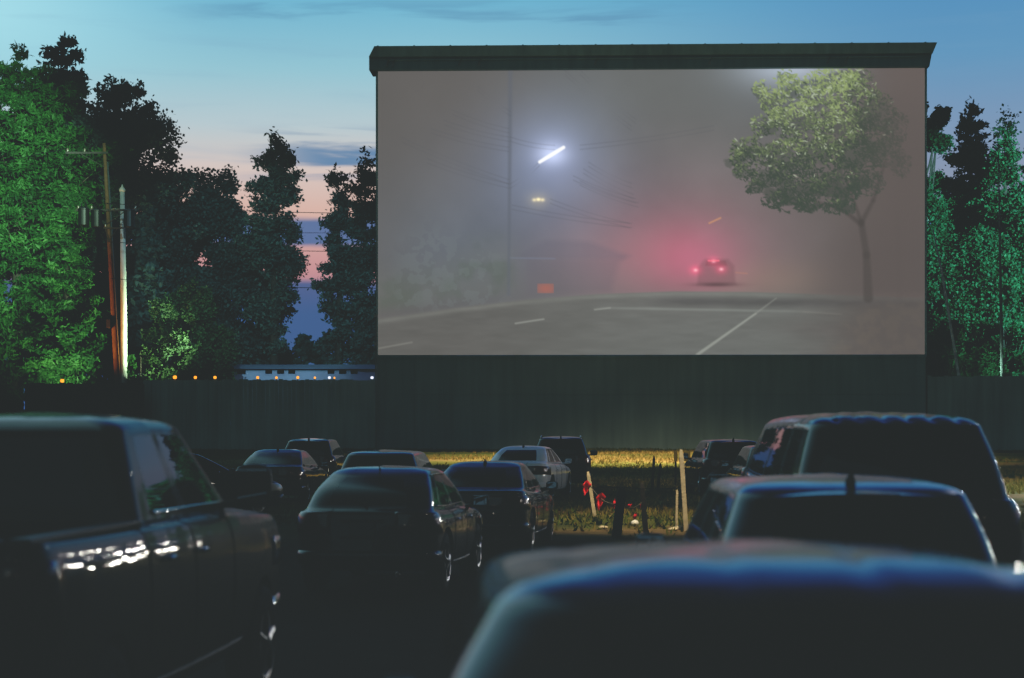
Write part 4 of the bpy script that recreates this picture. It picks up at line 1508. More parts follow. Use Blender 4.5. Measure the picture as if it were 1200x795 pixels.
for i, (ys_, lb) in enumerate(((245, 'upper thin cable crossing the dark trees right of the utility pole'),
                               (290, 'middle thin cable crossing the dark trees right of the utility pole'),
                               (333, 'lowest thin cable crossing the dark trees right of the utility pole'))):
    pA = foot + on_pole(ys_ - 6); pA.y -= .3
    pB = at(520, ys_ + 4, 132)
    pts = []
    for k in range(25):
        t = k / 24
        p_ = pA.lerp(pB, t); p_.z -= .8 * 4 * t * (1 - t) * .35
        pts.append(p_)
    bm = bmesh.new()
    add_tube(bm, pts, .022, 5)
    tag(fin('power_cable', bm, M['wire'], None), lb, 'cable')
for i, (ya_, yb_, lb) in enumerate(((262, 268, 'thin wire from the transformers toward the movie screen, below the upper cable'),)):
    pA = foot + on_pole(ya_); pA.y -= .26
    pB = at(520, yb_, 150)
    pts = []
    for k in range(25):
        t = k / 24
        p_ = pA.lerp(pB, t); p_.z -= 1.4 * 4 * t * (1 - t) * .35
        pts.append(p_)
    bm = bmesh.new()
    add_tube(bm, pts, .016, 5)
    tag(fin('power_cable', bm, M['wire'], None), lb, 'cable')
pts = []
pA, pB = foot + c1 + Vector((-2.3, -.26, .3)), Vector((-95, 150, 16))
for k in range(17):
    t = k / 16; p_ = pA.lerp(pB, t); p_.z -= 2 * t * (1 - t) * 2; pts.append(p_)
bm = bmesh.new(); add_tube(bm, pts, .025, 5)
tag(fin('power_cable', bm, M['wire'], None), 'cable leaving the top crossarm toward the green pine at the left', 'cable')

# ================================================================== TREES
def leaf_cloud(C, size, elong=1.6, flat=None, r=rng):
    """Rhombus leaves at centres C with random directions."""
    n = len(C)
    d = r.normal(size=(n, 3))
    if flat is not None: d[:, 2] *= flat
    d /= np.linalg.norm(d, axis=1, keepdims=True) + 1e-9
    e = r.normal(size=(n, 3))
    e -= (e * d).sum(1, keepdims=True) * d
    e /= np.linalg.norm(e, axis=1, keepdims=True) + 1e-9
    s = (size * (0.6 + 0.8 * r.random(n)))[:, None]
    V = np.empty((n, 4, 3))
    V[:, 0] = C - d * s * elong * .5
    V[:, 1] = C - e * s * .5
    V[:, 2] = C + d * s * elong * .5
    V[:, 3] = C + e * s * .5
    return V.reshape(-1, 3), np.arange(n * 4).reshape(-1, 4)


def tree_obj(name, base, label, C, tint, size, elong, lmat, limbs, bmat, group, cat='tree', flat=None, rz=0):
    root = empty(name, base, rz, label, cat, group)
    bm = bmesh.new()
    for pts, rads, n in limbs: add_tube(bm, pts, rads, n)
    fin('trunk', bm, bmat, root, smooth=True)
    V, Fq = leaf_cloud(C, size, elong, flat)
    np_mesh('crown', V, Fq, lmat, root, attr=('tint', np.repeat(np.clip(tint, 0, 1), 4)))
    return root


def pine(name, px_, top, Y_, half, lmat, label, seed, nleaf=30000, start=.08, whorls=26, up_=.35, size=.22, group=None, airy=0.0, elong=2.2, form='cone', tuft=1.0):
    """Layered conifer: whorls of limbs that lift at the tips, each carrying needle tufts."""
    r = np.random.default_rng(seed)
    p_ = at(px_, top, Y_)
    H = p_.z
    Rm = half / F_PX * Y_
    limbs = [([(0, 0, 0), (r.normal(0, .1), 0, H * .5), (0, 0, H * .98)], [.018 * H, .012 * H, .02], 9)]
    Cs, Ts = [], []
    segs = []
    for k in range(whorls):
        jz = H * (.012 if form == 'cone' else .022)
        t = start + (1 - start) * (k / (whorls - 1)) ** .95
        z = H * t
        if form == 'cone': prof = (1 - t) ** .72 * (1 - .3 * max(0, .25 - t) / .25) + .03
        else:
            u0 = (t - start) / (1 - start)
            prof = (max(0, 1 - u0 ** 2.6)) ** .6 * (.55 + .45 * min(1, u0 * 2.2)) + .10
        nb_ = int(r.integers(4, 8))
        a0 = r.random() * 6.28
        for j in range(nb_):
            if r.random() < airy * .5: continue
            a_ = a0 + j * 6.283 / nb_ + r.normal(0, .25)
            L = Rm * prof * (r.uniform(.6, 1.15) if form == 'cone' else r.uniform(.45, 1.2))
            m_ = 7
            pts = []
            zj = z + r.normal(0, jz)
            upj = up_ * r.uniform(.4, 1.5)
            for q in range(m_ + 1):
                s = q / m_
                pts.append(np.array((math.cos(a_) * L * s, math.sin(a_) * L * s, zj + L * (-.12 * math.sin(s * 3.0) + upj * s * s) + r.normal(0, .02 * L))))
            segs.append((pts, L))
            if L > .8: limbs.append(([tuple(x) for x in pts], [max(.02, .045 * L * (1 - q / m_)) * .5 + .01 for q in range(m_ + 1)], 5))
    wsum = sum(L ** 1.5 for _, L in segs)
    for pts, L in segs:
        n = int(nleaf * L ** 1.5 / wsum)
        if n < 3: n = 3
        # tufts along the limb
        nt_ = max(2, int(L * (4.5 if tuft == 1 else 2.6) / tuft))
        ts = r.uniform(.25 if airy else .12, 1.0, nt_) ** .8
        tc = []
        for s in ts:
            f_ = s * 7; i_ = min(6, int(f_)); w_ = f_ - i_
            c = pts[i_] * (1 - w_) + pts[i_ + 1] * w_
            sp = (.30 if tuft == 1 else .22) * L * (1.05 - s * .6)
            tc.append(c + r.normal(0, 1, 3) * (sp, sp, .16 * sp + .05))
        tc = np.array(tc)
        tb = r.random(nt_) * .9 - .15
        idx = r.integers(0, nt_, n)
        rad = (.30 + .05 * L) * tuft
        Cc = tc[idx] + r.normal(0, 1, (n, 3)) * (rad * .75, rad * .75, rad * (.42 if form == 'cone' else .6))
        Cs.append(Cc)
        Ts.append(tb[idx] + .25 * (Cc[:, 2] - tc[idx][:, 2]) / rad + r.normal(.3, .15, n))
    C = np.concatenate(Cs); T = np.concatenate(Ts)
    C[:, 2] = np.maximum(C[:, 2], .3)
    return tree_obj(name, (p_.x, Y_, 0), label, C, T, size, elong, lmat, limbs, M['bark'], group)


def broadleaf(name, px_, top, Y_, half, lmat, label, seed, nleaf=26000, low=.2, size=.24, nclus=46, group=None, bmat=None, lean=0.0, irregular=.35, cat='tree',
              clus=.2, elong=1.3, shape=.8, trunk_r=.016, filler=0.0):
    r = np.random.default_rng(seed)
    p_ = at(px_, top, Y_)
    H = p_.z
    Rm = half / F_PX * Y_
    zc, rz_ = H * (low + 1) / 2, H * (1 - low) / 2
    cl = []
    for k in range(nclus):
        v = r.normal(size=3); v /= np.linalg.norm(v)
        rr = r.uniform(.35, 1.0) ** .6
        w = v * rr
        wid = (1 - max(0, w[2]) ** 2 * (1 - shape) * 1.2)
        c = np.array((w[0] * Rm * wid + lean * (w[2] + 1), w[1] * Rm * wid, zc + w[2] * rz_ * .93))
        rad = r.uniform(.55, 1.25) * clus * (Rm + rz_) * .5
        cl.append((c, rad))
    limbs = [([(0, 0, 0), (lean * .5 + r.normal(0, .15), 0, H * .35), (lean, r.normal(0, .2), H * .7), (lean * 1.4, 0, H * .95)],
              [trunk_r * H, trunk_r * .75 * H, trunk_r * .4 * H, .02], 9)]
    Cs, Ts = [], []
    tot = sum(q ** 2 for _, q in cl)
    for c, rad in cl:
        z0_ = max(.1 * H, c[2] - .3 * H * r.uniform(.6, 1))
        tt = z0_ / H
        b0_ = np.array((lean * tt * 1.3, 0, z0_))
        midp = (b0_ + c) / 2 + r.normal(0, .06 * Rm, 3) + np.array((0, 0, -.04 * H))
        limbs.append(([tuple(b0_), tuple(midp), tuple(c)], [trunk_r * .3 * H, trunk_r * .17 * H, .02], 5))
        n = max(20, int(nleaf * rad ** 2 / tot))
        # sub clumps
        ns_ = 14
        sv = r.normal(size=(ns_, 3)); sv /= np.linalg.norm(sv, axis=1, keepdims=True)
        sc_ = c + sv * rad * r.uniform(.45, 1.05, (ns_, 1)) * (1, 1, .75)
        sb = r.random(ns_) * .4
        idx = r.integers(0, ns_, n)
        q = r.normal(size=(n, 3)) * rad * .19
        Cc = sc_[idx] + q
        Cs.append(Cc)
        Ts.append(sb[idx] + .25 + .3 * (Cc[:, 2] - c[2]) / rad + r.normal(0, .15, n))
    if filler > 0:
        nf_ = int(nleaf * filler)
        v = r.normal(size=(nf_, 3)); v /= np.linalg.norm(v, axis=1, keepdims=True)
        v *= r.random((nf_, 1)) ** .4
        Cs.append(np.stack([v[:, 0] * Rm * .95 + lean * (v[:, 2] + 1), v[:, 1] * Rm * .9, zc + v[:, 2] * rz_], 1))
        Ts.append(r.random(nf_) * .8)
    C = np.concatenate(Cs); T = np.concatenate(Ts)
    C[:, 2] = np.maximum(C[:, 2], .15)
    return tree_obj(name, (p_.x, Y_, 0), label, C, T, size, elong, lmat, limbs, bmat or M['bark'], group, cat)


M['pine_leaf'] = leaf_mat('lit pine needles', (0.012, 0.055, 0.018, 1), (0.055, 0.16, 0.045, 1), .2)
M['dark_leaf'] = leaf_mat('hazed dark foliage', (0.085, 0.125, 0.115, 1), (0.115, 0.175, 0.155, 1), .25)  # teal lift in the leaf colour stands in for evening haze
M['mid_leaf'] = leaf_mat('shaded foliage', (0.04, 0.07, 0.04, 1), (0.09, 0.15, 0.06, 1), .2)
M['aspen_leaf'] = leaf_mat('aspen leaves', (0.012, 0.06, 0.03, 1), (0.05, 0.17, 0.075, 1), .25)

GL = 'trees behind the fence at the left'
GR = 'trees behind the fence at the right'
pine('pine_tree', 20, 64, 136, 104, M['pine_leaf'], 'tall floodlit green pine at the far left edge', 21, 120000, start=.05, whorls=21, size=.13, elong=3.2, group=GL, form='round', tuft=.62)
pine('pine_tree', 80, 205, 132, 50, M['pine_leaf'], 'shorter floodlit green pine just left of the leaning utility pole', 22, 60000, start=.08, whorls=18, size=.13, elong=3.2, group=GL, tuft=.65)
broadleaf('green_shrub', 165, 405, 127, 26, M['pine_leaf'], 'floodlit low green shrub just behind the foot of the white pole', 23, 5000, low=.3, size=.2, nclus=14, cat='shrub')
pine('pine_tree', -75, 60, 131, 75, M['pine_leaf'], 'floodlit pine beyond the left edge behind the tallest pine', 24, 14000, start=.05, size=.3, group=GL)
pine('dark_conifer', 74, 62, 150, 52, M['dark_leaf'], 'pointed dark conifer rising behind the tall floodlit pine', 25, 50000, start=.2, whorls=26, size=.24, up_=.6, form='round', group=GL)
broadleaf('broadleaf_tree', 136, 80, 145, 98, M['dark_leaf'], 'big dark broadleaf tree with lobed outline right of the pines', 26, 120000, low=.12, size=.20, nclus=120, clus=.15, group=GL)
broadleaf('broadleaf_tree', 222, 212, 152, 86, M['dark_leaf'], 'dark rounded tree between the big broadleaf and the dense dark one', 27, 50000, low=.1, size=.22, nclus=50, clus=.2, group=GL)
broadleaf('broadleaf_tree', 262, 194, 155, 76, M['dark_leaf'], 'dense dark tree with the highest top in the middle of the left skyline', 28, 60000, low=.08, size=.22, nclus=64, clus=.18, group=GL)
pine('scots_pine', 322, 166, 150, 34, M['dark_leaf'], 'slender dark pine with layered tufts left of the sky gap', 29, 20000, start=.38, whorls=16, size=.17, airy=.5, up_=.3, form='round', group=GL)
pine('scots_pine', 396, 202, 150, 22, M['dark_leaf'], 'slender dark pine just right of the sky gap', 30, 10000, start=.30, whorls=16, size=.17, airy=.6, up_=.3, form='round', group=GL)
pine('scots_pine', 428, 188, 148, 27, M['dark_leaf'], 'slender dark pine touching the left edge of the movie screen', 31, 16000, start=.30, whorls=17, size=.17, airy=.5, up_=.3, form='round', group=GL)
pine('dark_conifer', 172, 235, 140, 40, M['dark_leaf'], 'lower dark conifer right behind the white pole', 32, 16000, start=.1, size=.28, group=GL)
broadleaf('broadleaf_tree', 225, 330, 133, 62, M['mid_leaf'], 'low dark green tree bulging over the fence behind the amber lamps', 33, 50000, low=.05, size=.16, nclus=50, clus=.2, group=GL)
for k, (a_, b_, c_, lb) in enumerate(((300, 358, 34, 'dark bush above the left end of the pale building'), (348, 392, 26, 'dark bush above the middle of the pale building'),
                                      (390, 384, 26, 'dark bush above the right windows of the pale building'), (430, 366, 30, 'dark bush beside the screen above the pale building'),
                                      (480, 360, 36, 'dark bush hidden half behind the left edge of the movie screen'))):
    broadleaf('dark_bush', a_, b_, 162 + k, c_, M['dark_leaf'], lb, 40 + k, 11000, low=.05, size=.32, nclus=30, clus=.25, group='bushes behind the pale building', cat='bush')

broadleaf('broadleaf_tree', 1080, 74, 142, 40, M['aspen_leaf'], 'tall narrow tree whose upper leaves stick out above the right corner of the movie screen', 50, 26000, low=.25, size=.19, nclus=40, clus=.14, group=GR)
pine('dark_conifer', 1138, 122, 165, 74, M['dark_leaf'], 'pointed dark conifer rising behind the lit trees at the right', 51, 50000, start=.1, size=.24, up_=.4, group=GR)
pine('dark_conifer', 1216, 146, 168, 60, M['dark_leaf'], 'dark conifer at the extreme right edge', 52, 34000, start=.1, size=.24, up_=.4, group=GR)
pine('young_larch', 1178, 132, 138, 62, M['aspen_leaf'], 'slim floodlit green tree with a pale stem and pointed top at the right edge', 53, 50000, start=.12, whorls=28, size=.16, up_=.75, elong=1.4, group=GR)
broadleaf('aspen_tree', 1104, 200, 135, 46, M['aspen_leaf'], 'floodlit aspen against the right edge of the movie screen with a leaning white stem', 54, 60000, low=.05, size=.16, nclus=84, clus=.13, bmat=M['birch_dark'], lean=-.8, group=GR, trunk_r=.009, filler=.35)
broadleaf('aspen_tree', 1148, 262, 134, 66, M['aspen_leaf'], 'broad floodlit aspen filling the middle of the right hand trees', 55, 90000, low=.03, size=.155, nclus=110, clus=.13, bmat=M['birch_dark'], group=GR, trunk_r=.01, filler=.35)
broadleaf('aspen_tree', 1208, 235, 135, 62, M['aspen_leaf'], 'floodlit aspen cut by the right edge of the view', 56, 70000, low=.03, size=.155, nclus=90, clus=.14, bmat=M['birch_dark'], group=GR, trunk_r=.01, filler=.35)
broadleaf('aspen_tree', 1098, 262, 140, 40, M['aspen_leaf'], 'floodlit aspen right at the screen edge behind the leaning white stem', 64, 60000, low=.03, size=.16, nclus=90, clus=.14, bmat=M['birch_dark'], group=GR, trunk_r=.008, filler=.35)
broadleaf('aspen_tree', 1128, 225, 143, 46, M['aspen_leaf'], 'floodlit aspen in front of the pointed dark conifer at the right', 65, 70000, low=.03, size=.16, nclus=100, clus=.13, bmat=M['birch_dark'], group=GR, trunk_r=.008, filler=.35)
broadleaf('green_shrub', 1112, 370, 129, 36, M['aspen_leaf'], 'bright green shrub on the fence beside the movie screen', 57, 28000, low=.05, size=.14, nclus=36, clus=.2, group='lit shrubs on the right fence', cat='shrub')
broadleaf('green_shrub', 1176, 360, 129, 40, M['aspen_leaf'], 'bright green shrub on the fence near the right edge', 58, 30000, low=.05, size=.14, nclus=36, clus=.2, group='lit shrubs on the right fence', cat='shrub')
broadleaf('aspen_tree', 1275, 230, 134, 48, M['aspen_leaf'], 'aspen beyond the right edge', 59, 9000, low=.05, size=.32, nclus=40, clus=.2, bmat=M['birch_dark'], group=GR)
# pale leaning stems seen in front of the leaves
for i, (pa, pb, pc, lb) in enumerate((((1093, 268), (1104, 320), (1117, 400), 'bare white birch stem leaning right in front of the leaves beside the screen'),
                                      ((1170, 178), (1172, 300), (1174, 430), 'straight grey birch stem rising through the right hand aspens'))):
    Yq = 124.4
    P3 = [at(*pc, Yq), at(*pb, Yq), at(*pa, Yq)]
    d_ = (P3[0] - P3[1]).normalized()
    ft = P3[0] + d_ * (P3[0].z / -d_.z)
    root = empty('birch_stem', ft, 0, lb, 'tree', 'bare birch stems')
    bm = bmesh.new()
    add_tube(bm, [Vector((0, 0, 0))] + [q - ft for q in P3], [.13, .11, .085, .03], 8)
    for k in range(7):
        t = .35 + .6 * k / 7
        b_ = P3[0].lerp(P3[2], t) - ft
        add_tube(bm, [b_, b_ + Vector((random.uniform(-1, 1), random.uniform(-.3, .3), random.uniform(.5, 1.1)))], [.03, .01], 5)
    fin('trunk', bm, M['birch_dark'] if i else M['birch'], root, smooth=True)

# ================================================================== STAKES, ROPE, FLAGS, SIGNS
def stake(px_b, py_b, px_t, py_t, mat, w, label, name='wooden_stake', group='stakes marking the lane', thick=None):
    s = (py_b - HY) / CAMZ
    Y_ = F_PX / s
    b_ = at(px_b, py_b, Y_); t_ = at(px_t, py_t, Y_)
    root = empty(name, (b_.x, Y_, 0), 0, label, 'stake', group)
    bm = bmesh.new()
    d = t_ - b_
    hh_ = w / 2
    th = (thick or w) / 2
    secs = [(-.25, 1.0), (0, 1.0), (.45, .97), (.9, 1.0), (1.0, .55)]
    rings = []
    for t, k in secs:
        c = d * t
        rings.append([bm.verts.new((c.x + sx * hh_ * k, c.y + sy * th * k, c.z)) for sx, sy in ((-1, -1), (1, -1), (1, 1), (-1, 1))])
    for a_, b2 in zip(rings, rings[1:]):
        for q in range(4): bm.faces.new((a_[q], a_[(q + 1) % 4], b2[(q + 1) % 4], b2[q]))
    bm.faces.new(rings[0][::-1]); bm.faces.new(rings[-1])
    fin('shaft', bm, mat, root, bevel=.004)
    return root, b_, t_


st1, _, _ = stake(804, 622, 798, 527, M['stake_light'], .085, 'tall pale wooden stake with two yellow boards behind its top')
stB, b2_, t2_ = stake(697, 606, 689, 553, M['stake_light'], .08, 'pale leaning stake that holds the red flagged rope beside the dark vehicle')
stC, b3_, t3_ = stake(757, 627, 752, 566, M['stake_dark'], .09, 'dark leaning stake standing alone right of the thick dark post')
stD, _, _ = stake(742, 620, 743, 573, M['stake_light'], .045, 'short thin stake with a stone at its foot') if False else (None, None, None)
stake(792.5, 620, 793.5, 574, M['stake_light'], .045, 'short thin stake close left of the tall pale one')
stake(764, 576, 766.5, 535, M['stake_dark'], .075, 'left of the two dark posts standing far back on the grass')
stake(770.5, 576, 774, 543, M['stake_dark'], .075, 'right and shorter of the two dark posts far back on the grass')
stE, b5_, t5_ = stake(722, 630, 729, 571, M['stake_dark'], .16, 'thick dark post in front of the red flags', name='dark_post')
# foot bracket and stones
for i, (pxx, pyy, r_, lb) in enumerate(((789, 622, .07, 'small pale stone at the foot of the thin stake'), (797, 621, .09, 'flat pale stone beside the tall pale stake'),
                                        (707, 620, .07, 'small tan stone on the gravel left of the thick dark post'))):
    Y_ = F_PX / ((pyy - HY) / CAMZ)
    bm = bmesh.new()
    bmesh.ops.create_icosphere(bm, subdivisions=2, radius=r_)
    for v in bm.verts: v.co = Vector((v.co.x * 1.4, v.co.y, v.co.z * .6)) * random.uniform(.85, 1.15)
    o = fin('field_stone', bm, M['stake_light'], None, smooth=True)
    o.location = (at(pxx, pyy, Y_).x, Y_, r_ * .35)
    tag(o, lb, 'stone')
# yellow boards
for (x0, x1, lb) in ((789.5, 794.0, 'narrow yellow board left of the tall pale stake'), (801.5, 809, 'wider yellow board right of the tall pale stake')):
    Yq = 60.0
    a_, b_ = at(x0, 541, Yq), at(x1, 529, Yq)
    root = empty('yellow_sign', ((a_.x + b_.x) / 2, Yq, 0), 0, lb, 'sign', 'yellow boards on the grass')
    w_ = (b_.x - a_.x) / 2
    box_obj('board', (-w_, -.02, a_.z), (w_, .0, b_.z), M['yellow'], root, bevel=.006)
    box_obj('leg', (-.03, .003, -.2), (.03, .05, b_.z - .05), M['stake_dark'], root)
# rope with flags between the pale stake and the dark stake
ra = at(690, 566, F_PX / ((606 - HY) / CAMZ)); rb_ = at(727, 590, F_PX / ((630 - HY) / CAMZ)); rc = at(753, 588, F_PX / ((627 - HY) / CAMZ))
pts = []
for (p0, p1, sg) in ((ra, rb_, .16), (rb_, rc, .1)):
    for k in range(14):
        t = k / 13
        q = p0.lerp(p1, t); q.z -= sg * 4 * t * (1 - t)
        pts.append(q)
bm = bmesh.new(); add_tube(bm, pts, .012, 6)
tag(fin('barrier_rope', bm, M['rope'], None, smooth=True), 'sagging rope tied from the leaning pale stake to the dark stakes', 'rope')
far = [at(x, 571 + (2 if i in (2, 3) else 0), 46.0) for i, x in enumerate((700, 728, 755, 780, 803))]
bm = bmesh.new(); add_tube(bm, far, .012, 6)
tag(fin('barrier_rope', bm, M['rope'], None, smooth=True), 'long level rope stretched behind the stakes', 'rope')
for i, (fx, fy, w_, h_, lb) in enumerate(((687, 572, .20, .24, 'large red flag tied at the top of the leaning pale stake'), (703, 588, .24, .28, 'largest red flag hanging in the dip of the rope'),
                                          (720, 590, .08, .18, 'narrow red flag just left of the thick dark post'), (722.5, 598, .10, .12, 'small red flag low against the thick dark post'),
                                          (738, 592, .14, .07, 'faint red flag between the dark post and dark stake'), (744, 605, .10, .10, 'red rag just above the gravel between dark post and dark stake'),
                                          (751, 592, .05, .12, 'thin red strip tied to the dark leaning stake'))):
    Yq = 37.5
    c = at(fx, fy, Yq)
    bm = bmesh.new()
    nx2, nz2 = 8, 8
    vv = {}
    sd = random.uniform(0, 6)
    for a_ in range(nx2 + 1):
        for b_ in range(nz2 + 1):
            u_, v_ = a_ / nx2 - .5, b_ / nz2 - .5
            wv = math.sin(u_ * 9 + sd + v_ * 5) * .05 + math.sin(v_ * 8 + sd) * .04
            w_q = w_ * .62
            x = u_ * w_q * (1 - .35 * math.sin((v_ + .5) * 3.1 + sd)) + v_ * .05
            vv[a_, b_] = bm.verts.new((x, wv, v_ * h_ * (1 + .3 * math.sin(u_ * 6 + sd))))
    for a_ in range(nx2):
        for b_ in range(nz2): bm.faces.new((vv[a_, b_], vv[a_ + 1, b_], vv[a_ + 1, b_ + 1], vv[a_, b_ + 1]))
    o = fin('red_flag', bm, M['ribbon'], None, smooth=True)
    o.location = c
    tag(o, lb, 'flag', 'red flags on the rope')
bm = bmesh.new()
bmesh.ops.create_icosphere(bm, subdivisions=2, radius=.08)
for v in bm.verts: v.co = Vector((v.co.x, v.co.y, v.co.z * .8)) * random.uniform(.9, 1.1)
o = fin('paper_cup', bm, M['white_metal'], None, smooth=True)
o.location = (at(744, 610, 37).x, 37, .06)
tag(o, 'crumpled white paper litter on the gravel below the red flags', 'litter')

# ================================================================== WORLD
world = bpy.data.worlds.new('World')
scn.world = world
world.use_nodes = True
nt = world.node_tree
nt.nodes.clear()
out = N(nt, 'ShaderNodeOutputWorld')
bg = N(nt, 'ShaderNodeBackground')
nt.links.new(bg.outputs[0], out.inputs[0])
tc = N(nt, 'ShaderNodeTexCoord')
sep = N(nt, 'ShaderNodeSeparateXYZ')
nt.links.new(tc.outputs['Generated'], sep.inputs[0])


def math_(op, a_, b_=None, c_=None):
    n = N(nt, 'ShaderNodeMath', operation=op)
    for i, v in enumerate((a_, b_, c_)):
        if v is None: continue
        if isinstance(v, (int, float)): n.inputs[i].default_value = v
        else: nt.links.new(v, n.inputs[i])
    return n.outputs[0]


def smooth(v, a_, b_):
    n = N(nt, 'ShaderNodeMapRange', interpolation_type='SMOOTHSTEP')
    nt.links.new(v, n.inputs[0])
    n.inputs[1].default_value = a_
    n.inputs[2].default_value = b_
    return n.outputs[0]


def mixc(f, a_, b_):
    n = N(nt, 'ShaderNodeMixRGB')
    for i, v in enumerate((f, a_, b_)):
        if isinstance(v, tuple): n.inputs[i].default_value = v
        elif isinstance(v, (int, float)): n.inputs[i].default_value = v
        else: nt.links.new(v, n.inputs[i])
    return n.outputs[0]


dx, dy, dz = sep.outputs[0], sep.outputs[1], sep.outputs[2]
az = math_('DIVIDE', dx, math_('MAXIMUM', math_('ABSOLUTE', dy), .2))
el = math_('DIVIDE', dz, math_('MAXIMUM', math_('ABSOLUTE', dy), .2))     # rise over run toward the front


def ramp(stops):
    n = N(nt, 'ShaderNodeValToRGB')
    cr = n.color_ramp
    while len(cr.elements) > 1: cr.elements.remove(cr.elements[-1])
    cr.elements[0].position = stops[0][0]; cr.elements[0].color = stops[0][1]
    for p_, c_ in stops[1:]:
        e_ = cr.elements.new(p_); e_.color = c_
    nt.links.new(dz, n.inputs[0])
    return n.outputs[0]


rl = ramp([(0.0, lin(60, 80, 110)), (.06, lin(95, 115, 150)), (.080, lin(196, 142, 146)), (.112, lin(214, 178, 166)), (.134, lin(212, 196, 190)), (.156, lin(183, 200, 206)),
           (.185, lin(148, 196, 210)), (.222, lin(110, 180, 208)), (.262, lin(112, 190, 220)), (.32, lin(84, 158, 206)), (.42, lin(46, 100, 182)), (.60, lin(14, 32, 74)), (1.0, lin(4, 9, 20))])
rr = ramp([(0.0, lin(60, 80, 110)), (.07, lin(130, 125, 150)), (.13, lin(134, 148, 172)), (.16, lin(120, 150, 182)), (.19, lin(98, 150, 188)), (.222, lin(84, 144, 188)), (.262, lin(92, 165, 208)),
           (.32, lin(78, 150, 200)), (.42, lin(44, 96, 180)), (.60, lin(14, 32, 74)), (1.0, lin(4, 9, 20))])
base = mixc(smooth(az, -.06, .24), rl, rr)
# brighter cyan toward the upper left
base = mixc(math_('MULTIPLY', math_('MULTIPLY', smooth(az, -.14, -.30), smooth(dz, .15, .21)), .85), base, lin(172, 226, 236))
# streaky cloud
cmb = N(nt, 'ShaderNodeCombineXYZ')
nt.links.new(math_('MULTIPLY', az, 9.0), cmb.inputs[0])
nt.links.new(math_('MULTIPLY', dz, 95.0), cmb.inputs[1])
nz = N(nt, 'ShaderNodeTexNoise')
nz.inputs['Scale'].default_value = 1.0; nz.inputs['Detail'].default_value = 5; nz.inputs['Roughness'].default_value = .55; nz.inputs['Distortion'].default_value = .4
nt.links.new(cmb.outputs[0], nz.inputs['Vector'])
nv = nz.outputs[0]
cl_col = lin(72, 112, 158)


def band(lo, hi, soft, a0, a1, asoft, thr0, thr1, wob=0.012):
    d = math_('ADD', dz, math_('MULTIPLY', math_('SUBTRACT', nv, .5), wob))
    m1 = math_('MULTIPLY', smooth(d, lo - soft, lo + soft), smooth(d, hi + soft, hi - soft))
    m2 = math_('MULTIPLY', smooth(az, a0 - asoft, a0 + asoft), smooth(az, a1 + asoft, a1 - asoft))
    return math_('MULTIPLY', math_('MULTIPLY', m1, m2), smooth(nv, thr0, thr1))


b1 = band(.132, .155, .005, -.125, .02, .03, .44, .62, .022)
b2 = band(.0945, .1085, .002, -.30, .25, .03, .05, .25, .006)
b3 = band(-.2, .0755, .002, -.9, .9, .1, -.1, .1, .006)
c = mixc(math_('MULTIPLY', b1, .9), base, lin(80, 124, 165))
c = mixc(math_('MULTIPLY', b2, .92), c, lin(72, 108, 156))
c = mixc(math_('MULTIPLY', b3, .9), c, lin(58, 92, 140))
b4 = band(.21, .222, .004, -.16, .08, .04, .48, .66, .02)
c = mixc(math_('MULTIPLY', b4, .45), c, lin(78, 130, 168))
w_ = math_('MULTIPLY', math_('MULTIPLY', smooth(nv, .5, .75), smooth(dz, .08, .14)), .16)
c = mixc(w_, c, lin(120, 160, 190))
# the glow belongs to the side the sun went down on; the opposite sky is already night blue
fall = smooth(dy, -.1, .85)
sky = N(nt, 'ShaderNodeTexSky')
sky.sky_type = 'NISHITA'
sky.sun_disc = False
sky.sun_elevation = R(30.0)
sky.sun_rotation = R(197)
sky.altitude = 100
skm = N(nt, 'ShaderNodeVectorMath', operation='SCALE')
nt.links.new(sky.outputs[0], skm.inputs[0])
skm.inputs['Scale'].default_value = .0012
dark = mixc(1.0, (0, 0, 0, 1), lin(7, 11, 17))
c2 = mixc(fall, dark, c)
ad = N(nt, 'ShaderNodeVectorMath', operation='ADD')
nt.links.new(c2, ad.inputs[0]); nt.links.new(skm.outputs[0], ad.inputs[1])
nt.links.new(ad.outputs[0], bg.inputs[0])
bg.inputs[1].default_value = 1.0

# ================================================================== LIGHTS
def lamp(name, kind, loc, target, energy, colr, **kw):
    l = bpy.data.lights.new(name, kind)
    l.energy = energy
    l.color = colr
    for k, v in kw.items(): setattr(l, k, v)
    o = bpy.data.objects.new(name, l)
    o.location = loc
    d = Vector(target) - Vector(loc)
    o.rotation_euler = d.to_track_quat('-Z', 'Y').to_euler()
    col.objects.link(o)
    return o


# added soft cool fill from behind the viewer to lift trees and fence
lamp('cool_fill_sun', 'SUN', (0, 0, 50), (Vector((0, 0, 50)) + Vector((.35, 1, -.62))), .17, (.48, .88, 1.0), angle=R(60))
# yard floodlights of the drive-in (the light on the trees, the pole and the grass), with two added fills among them
for loc_, tgt_, e_, c_, a_ in (((-19, 124.6, 5), (-35, 134, 14), 12000, (.66, 1.0, .60), 62), ((-31, 124.6, 4.6), (-31, 138, 13), 4000, (.70, 1.0, .58), 95),
                               ((-21, 124.8, 4.6), (-20, 134, 6), 20, (.72, 1.0, .58), 70),
                               ((-8, 50, 18), (-41, 136, 18.5), 580000, (.58, 1.0, .70), 16.5), ((72, 60, 18), (38.5, 136, 13.5), 820000, (.36, .95, .95), 15.5),
                               ((31, 123.6, 5), (36, 136, 12), 900, (.50, 1.0, .82), 95), ((42, 123.6, 5), (38, 136, 13), 900, (.48, 1.0, .84), 95)):
    lamp('tree_flood_and_fill', 'SPOT', loc_, tgt_, e_, c_, spot_size=R(a_), spot_blend=.8 if a_ > 30 else (.8 if loc_[0] < 0 else .35), shadow_soft_size=.25)
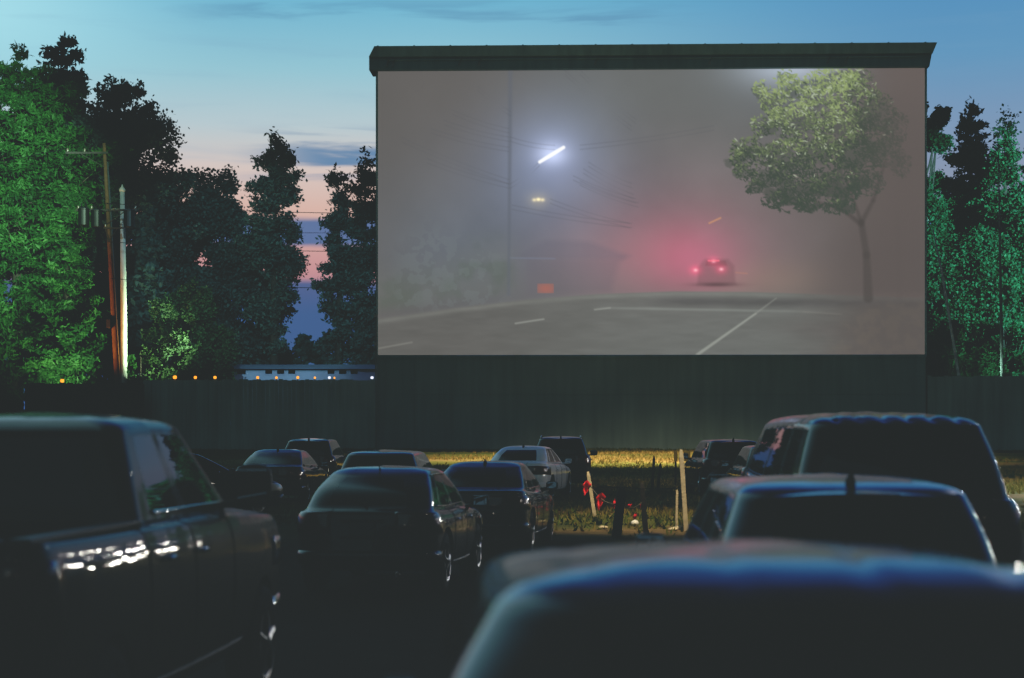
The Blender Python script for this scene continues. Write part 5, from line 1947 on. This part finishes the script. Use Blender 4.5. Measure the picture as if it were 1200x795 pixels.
lamp('tree_flood_and_fill', 'SPOT', (-12, 60, 22), (-20.5, 152, 11.5), 110000, (.45, .88, 1.0), spot_size=R(15.5), spot_blend=.5, shadow_soft_size=.3)  # added cool fill for the unlit middle trees, no floodlight stands there
lamp('wall_fill', 'SPOT', (-15, 133, 9), (-15, 140, 5), 300, (.55, .68, 1.0), spot_size=R(140), spot_blend=.8, shadow_soft_size=.2)  # added unseen fill that brightens the pale building's front
lamp('pole_floodlight', 'SPOT', (-29.5, 118.5, 5.2), (-26.3, 123.5, 10), 2600, (1.0, .42, .08), spot_size=R(80), spot_blend=.9, shadow_soft_size=.1)
lamp('field_floodlight', 'SPOT', (6, 84, 27), (8, 96, 0), 170000, (1.0, .80, .46), spot_size=R(70), spot_blend=1.0, shadow_soft_size=.4)
lamp('path_floodlight', 'SPOT', (4, 30, 16), (3.4, 38.2, 0), 16000, (1.0, .80, .50), spot_size=R(34), spot_blend=.8, shadow_soft_size=.2)
# unseen lamps added at the right for their glints on the bodywork
for (x, y, z, e_) in ((17, 58, 4.0, 420), (20, 64, 7.0, 420), (15.6, 56, 1.8, 300), (18.5, 60, 1.3, 300), (16.2, 50, 2.6, 260), (24, 58, 4.5, 200), (27, 60, 3.0, 200), (22, 48, 2.4, 150), (30, 60, 6, 240), (26, 46, 5, 200),
                      (22, 38, 2.2, 120), (17, 30, 3.4, 90), (34, 56, 3, 200), (7.5, 22, 9, 80), (11, 30, 8, 100)):
    lamp('glint_lamp', 'POINT', (x, y, z), (x, y, 0), e_, (1.0, .97, .86), shadow_soft_size=.17)
for (x, y, z, e_) in ((9, -9, 4.6, 14), (4, -12, 4.2, 30), (14, -4, 4.4, 14), (-3, -10, 4.4, 60), (-8, -9, 4.0, 40)):
    lamp('booth_lamp', 'POINT', (x, y, z), (x, y, 0), e_, (1.0, .93, .78), shadow_soft_size=.1)

# ================================================================== CAMERA
cam = bpy.data.cameras.new('camera')
cam.sensor_width = 36
cam.lens = F_PX / 1200 * 36
cam.shift_y = (HY - 397.5) / 1200
cam.clip_end = 6000
cam.dof.use_dof = True
cam.dof.focus_distance = 62
cam.dof.aperture_fstop = 1.9
cam.dof.aperture_blades = 0
co = bpy.data.objects.new('camera', cam)
co.location = (0, 0, CAMZ)
co.rotation_euler = (R(90), 0, 0)
col.objects.link(co)
scn.camera = co

scn.render.engine = 'CYCLES'
scn.cycles.use_denoising = True
scn.cycles.max_bounces = 8
scn.cycles.transparent_max_bounces = 16
scn.cycles.sample_clamp_indirect = 6
scn.cycles.caustics_reflective = False
scn.cycles.caustics_refractive = False
scn.view_settings.view_transform = 'Standard'
scn.view_settings.look = 'None'
scn.view_settings.exposure = 0
scn.view_settings.gamma = 1
# matte print tone: the whole picture's blacks are lifted a little
vs = scn.view_settings
vs.use_curve_mapping = True
cm = vs.curve_mapping
cm.black_level = (0, 0, 0)
for ci, lift in ((0, .0188), (1, .0222), (2, .0226)):
    cv = cm.curves[ci]
    cv.points[0].location = (0, lift)
    cv.points[1].location = (1, 1)
    cv.points.new(.015, lift + .0035)
    cv.points.new(.07, .072)
    cv.points.new(.25, .25)
cm.update()
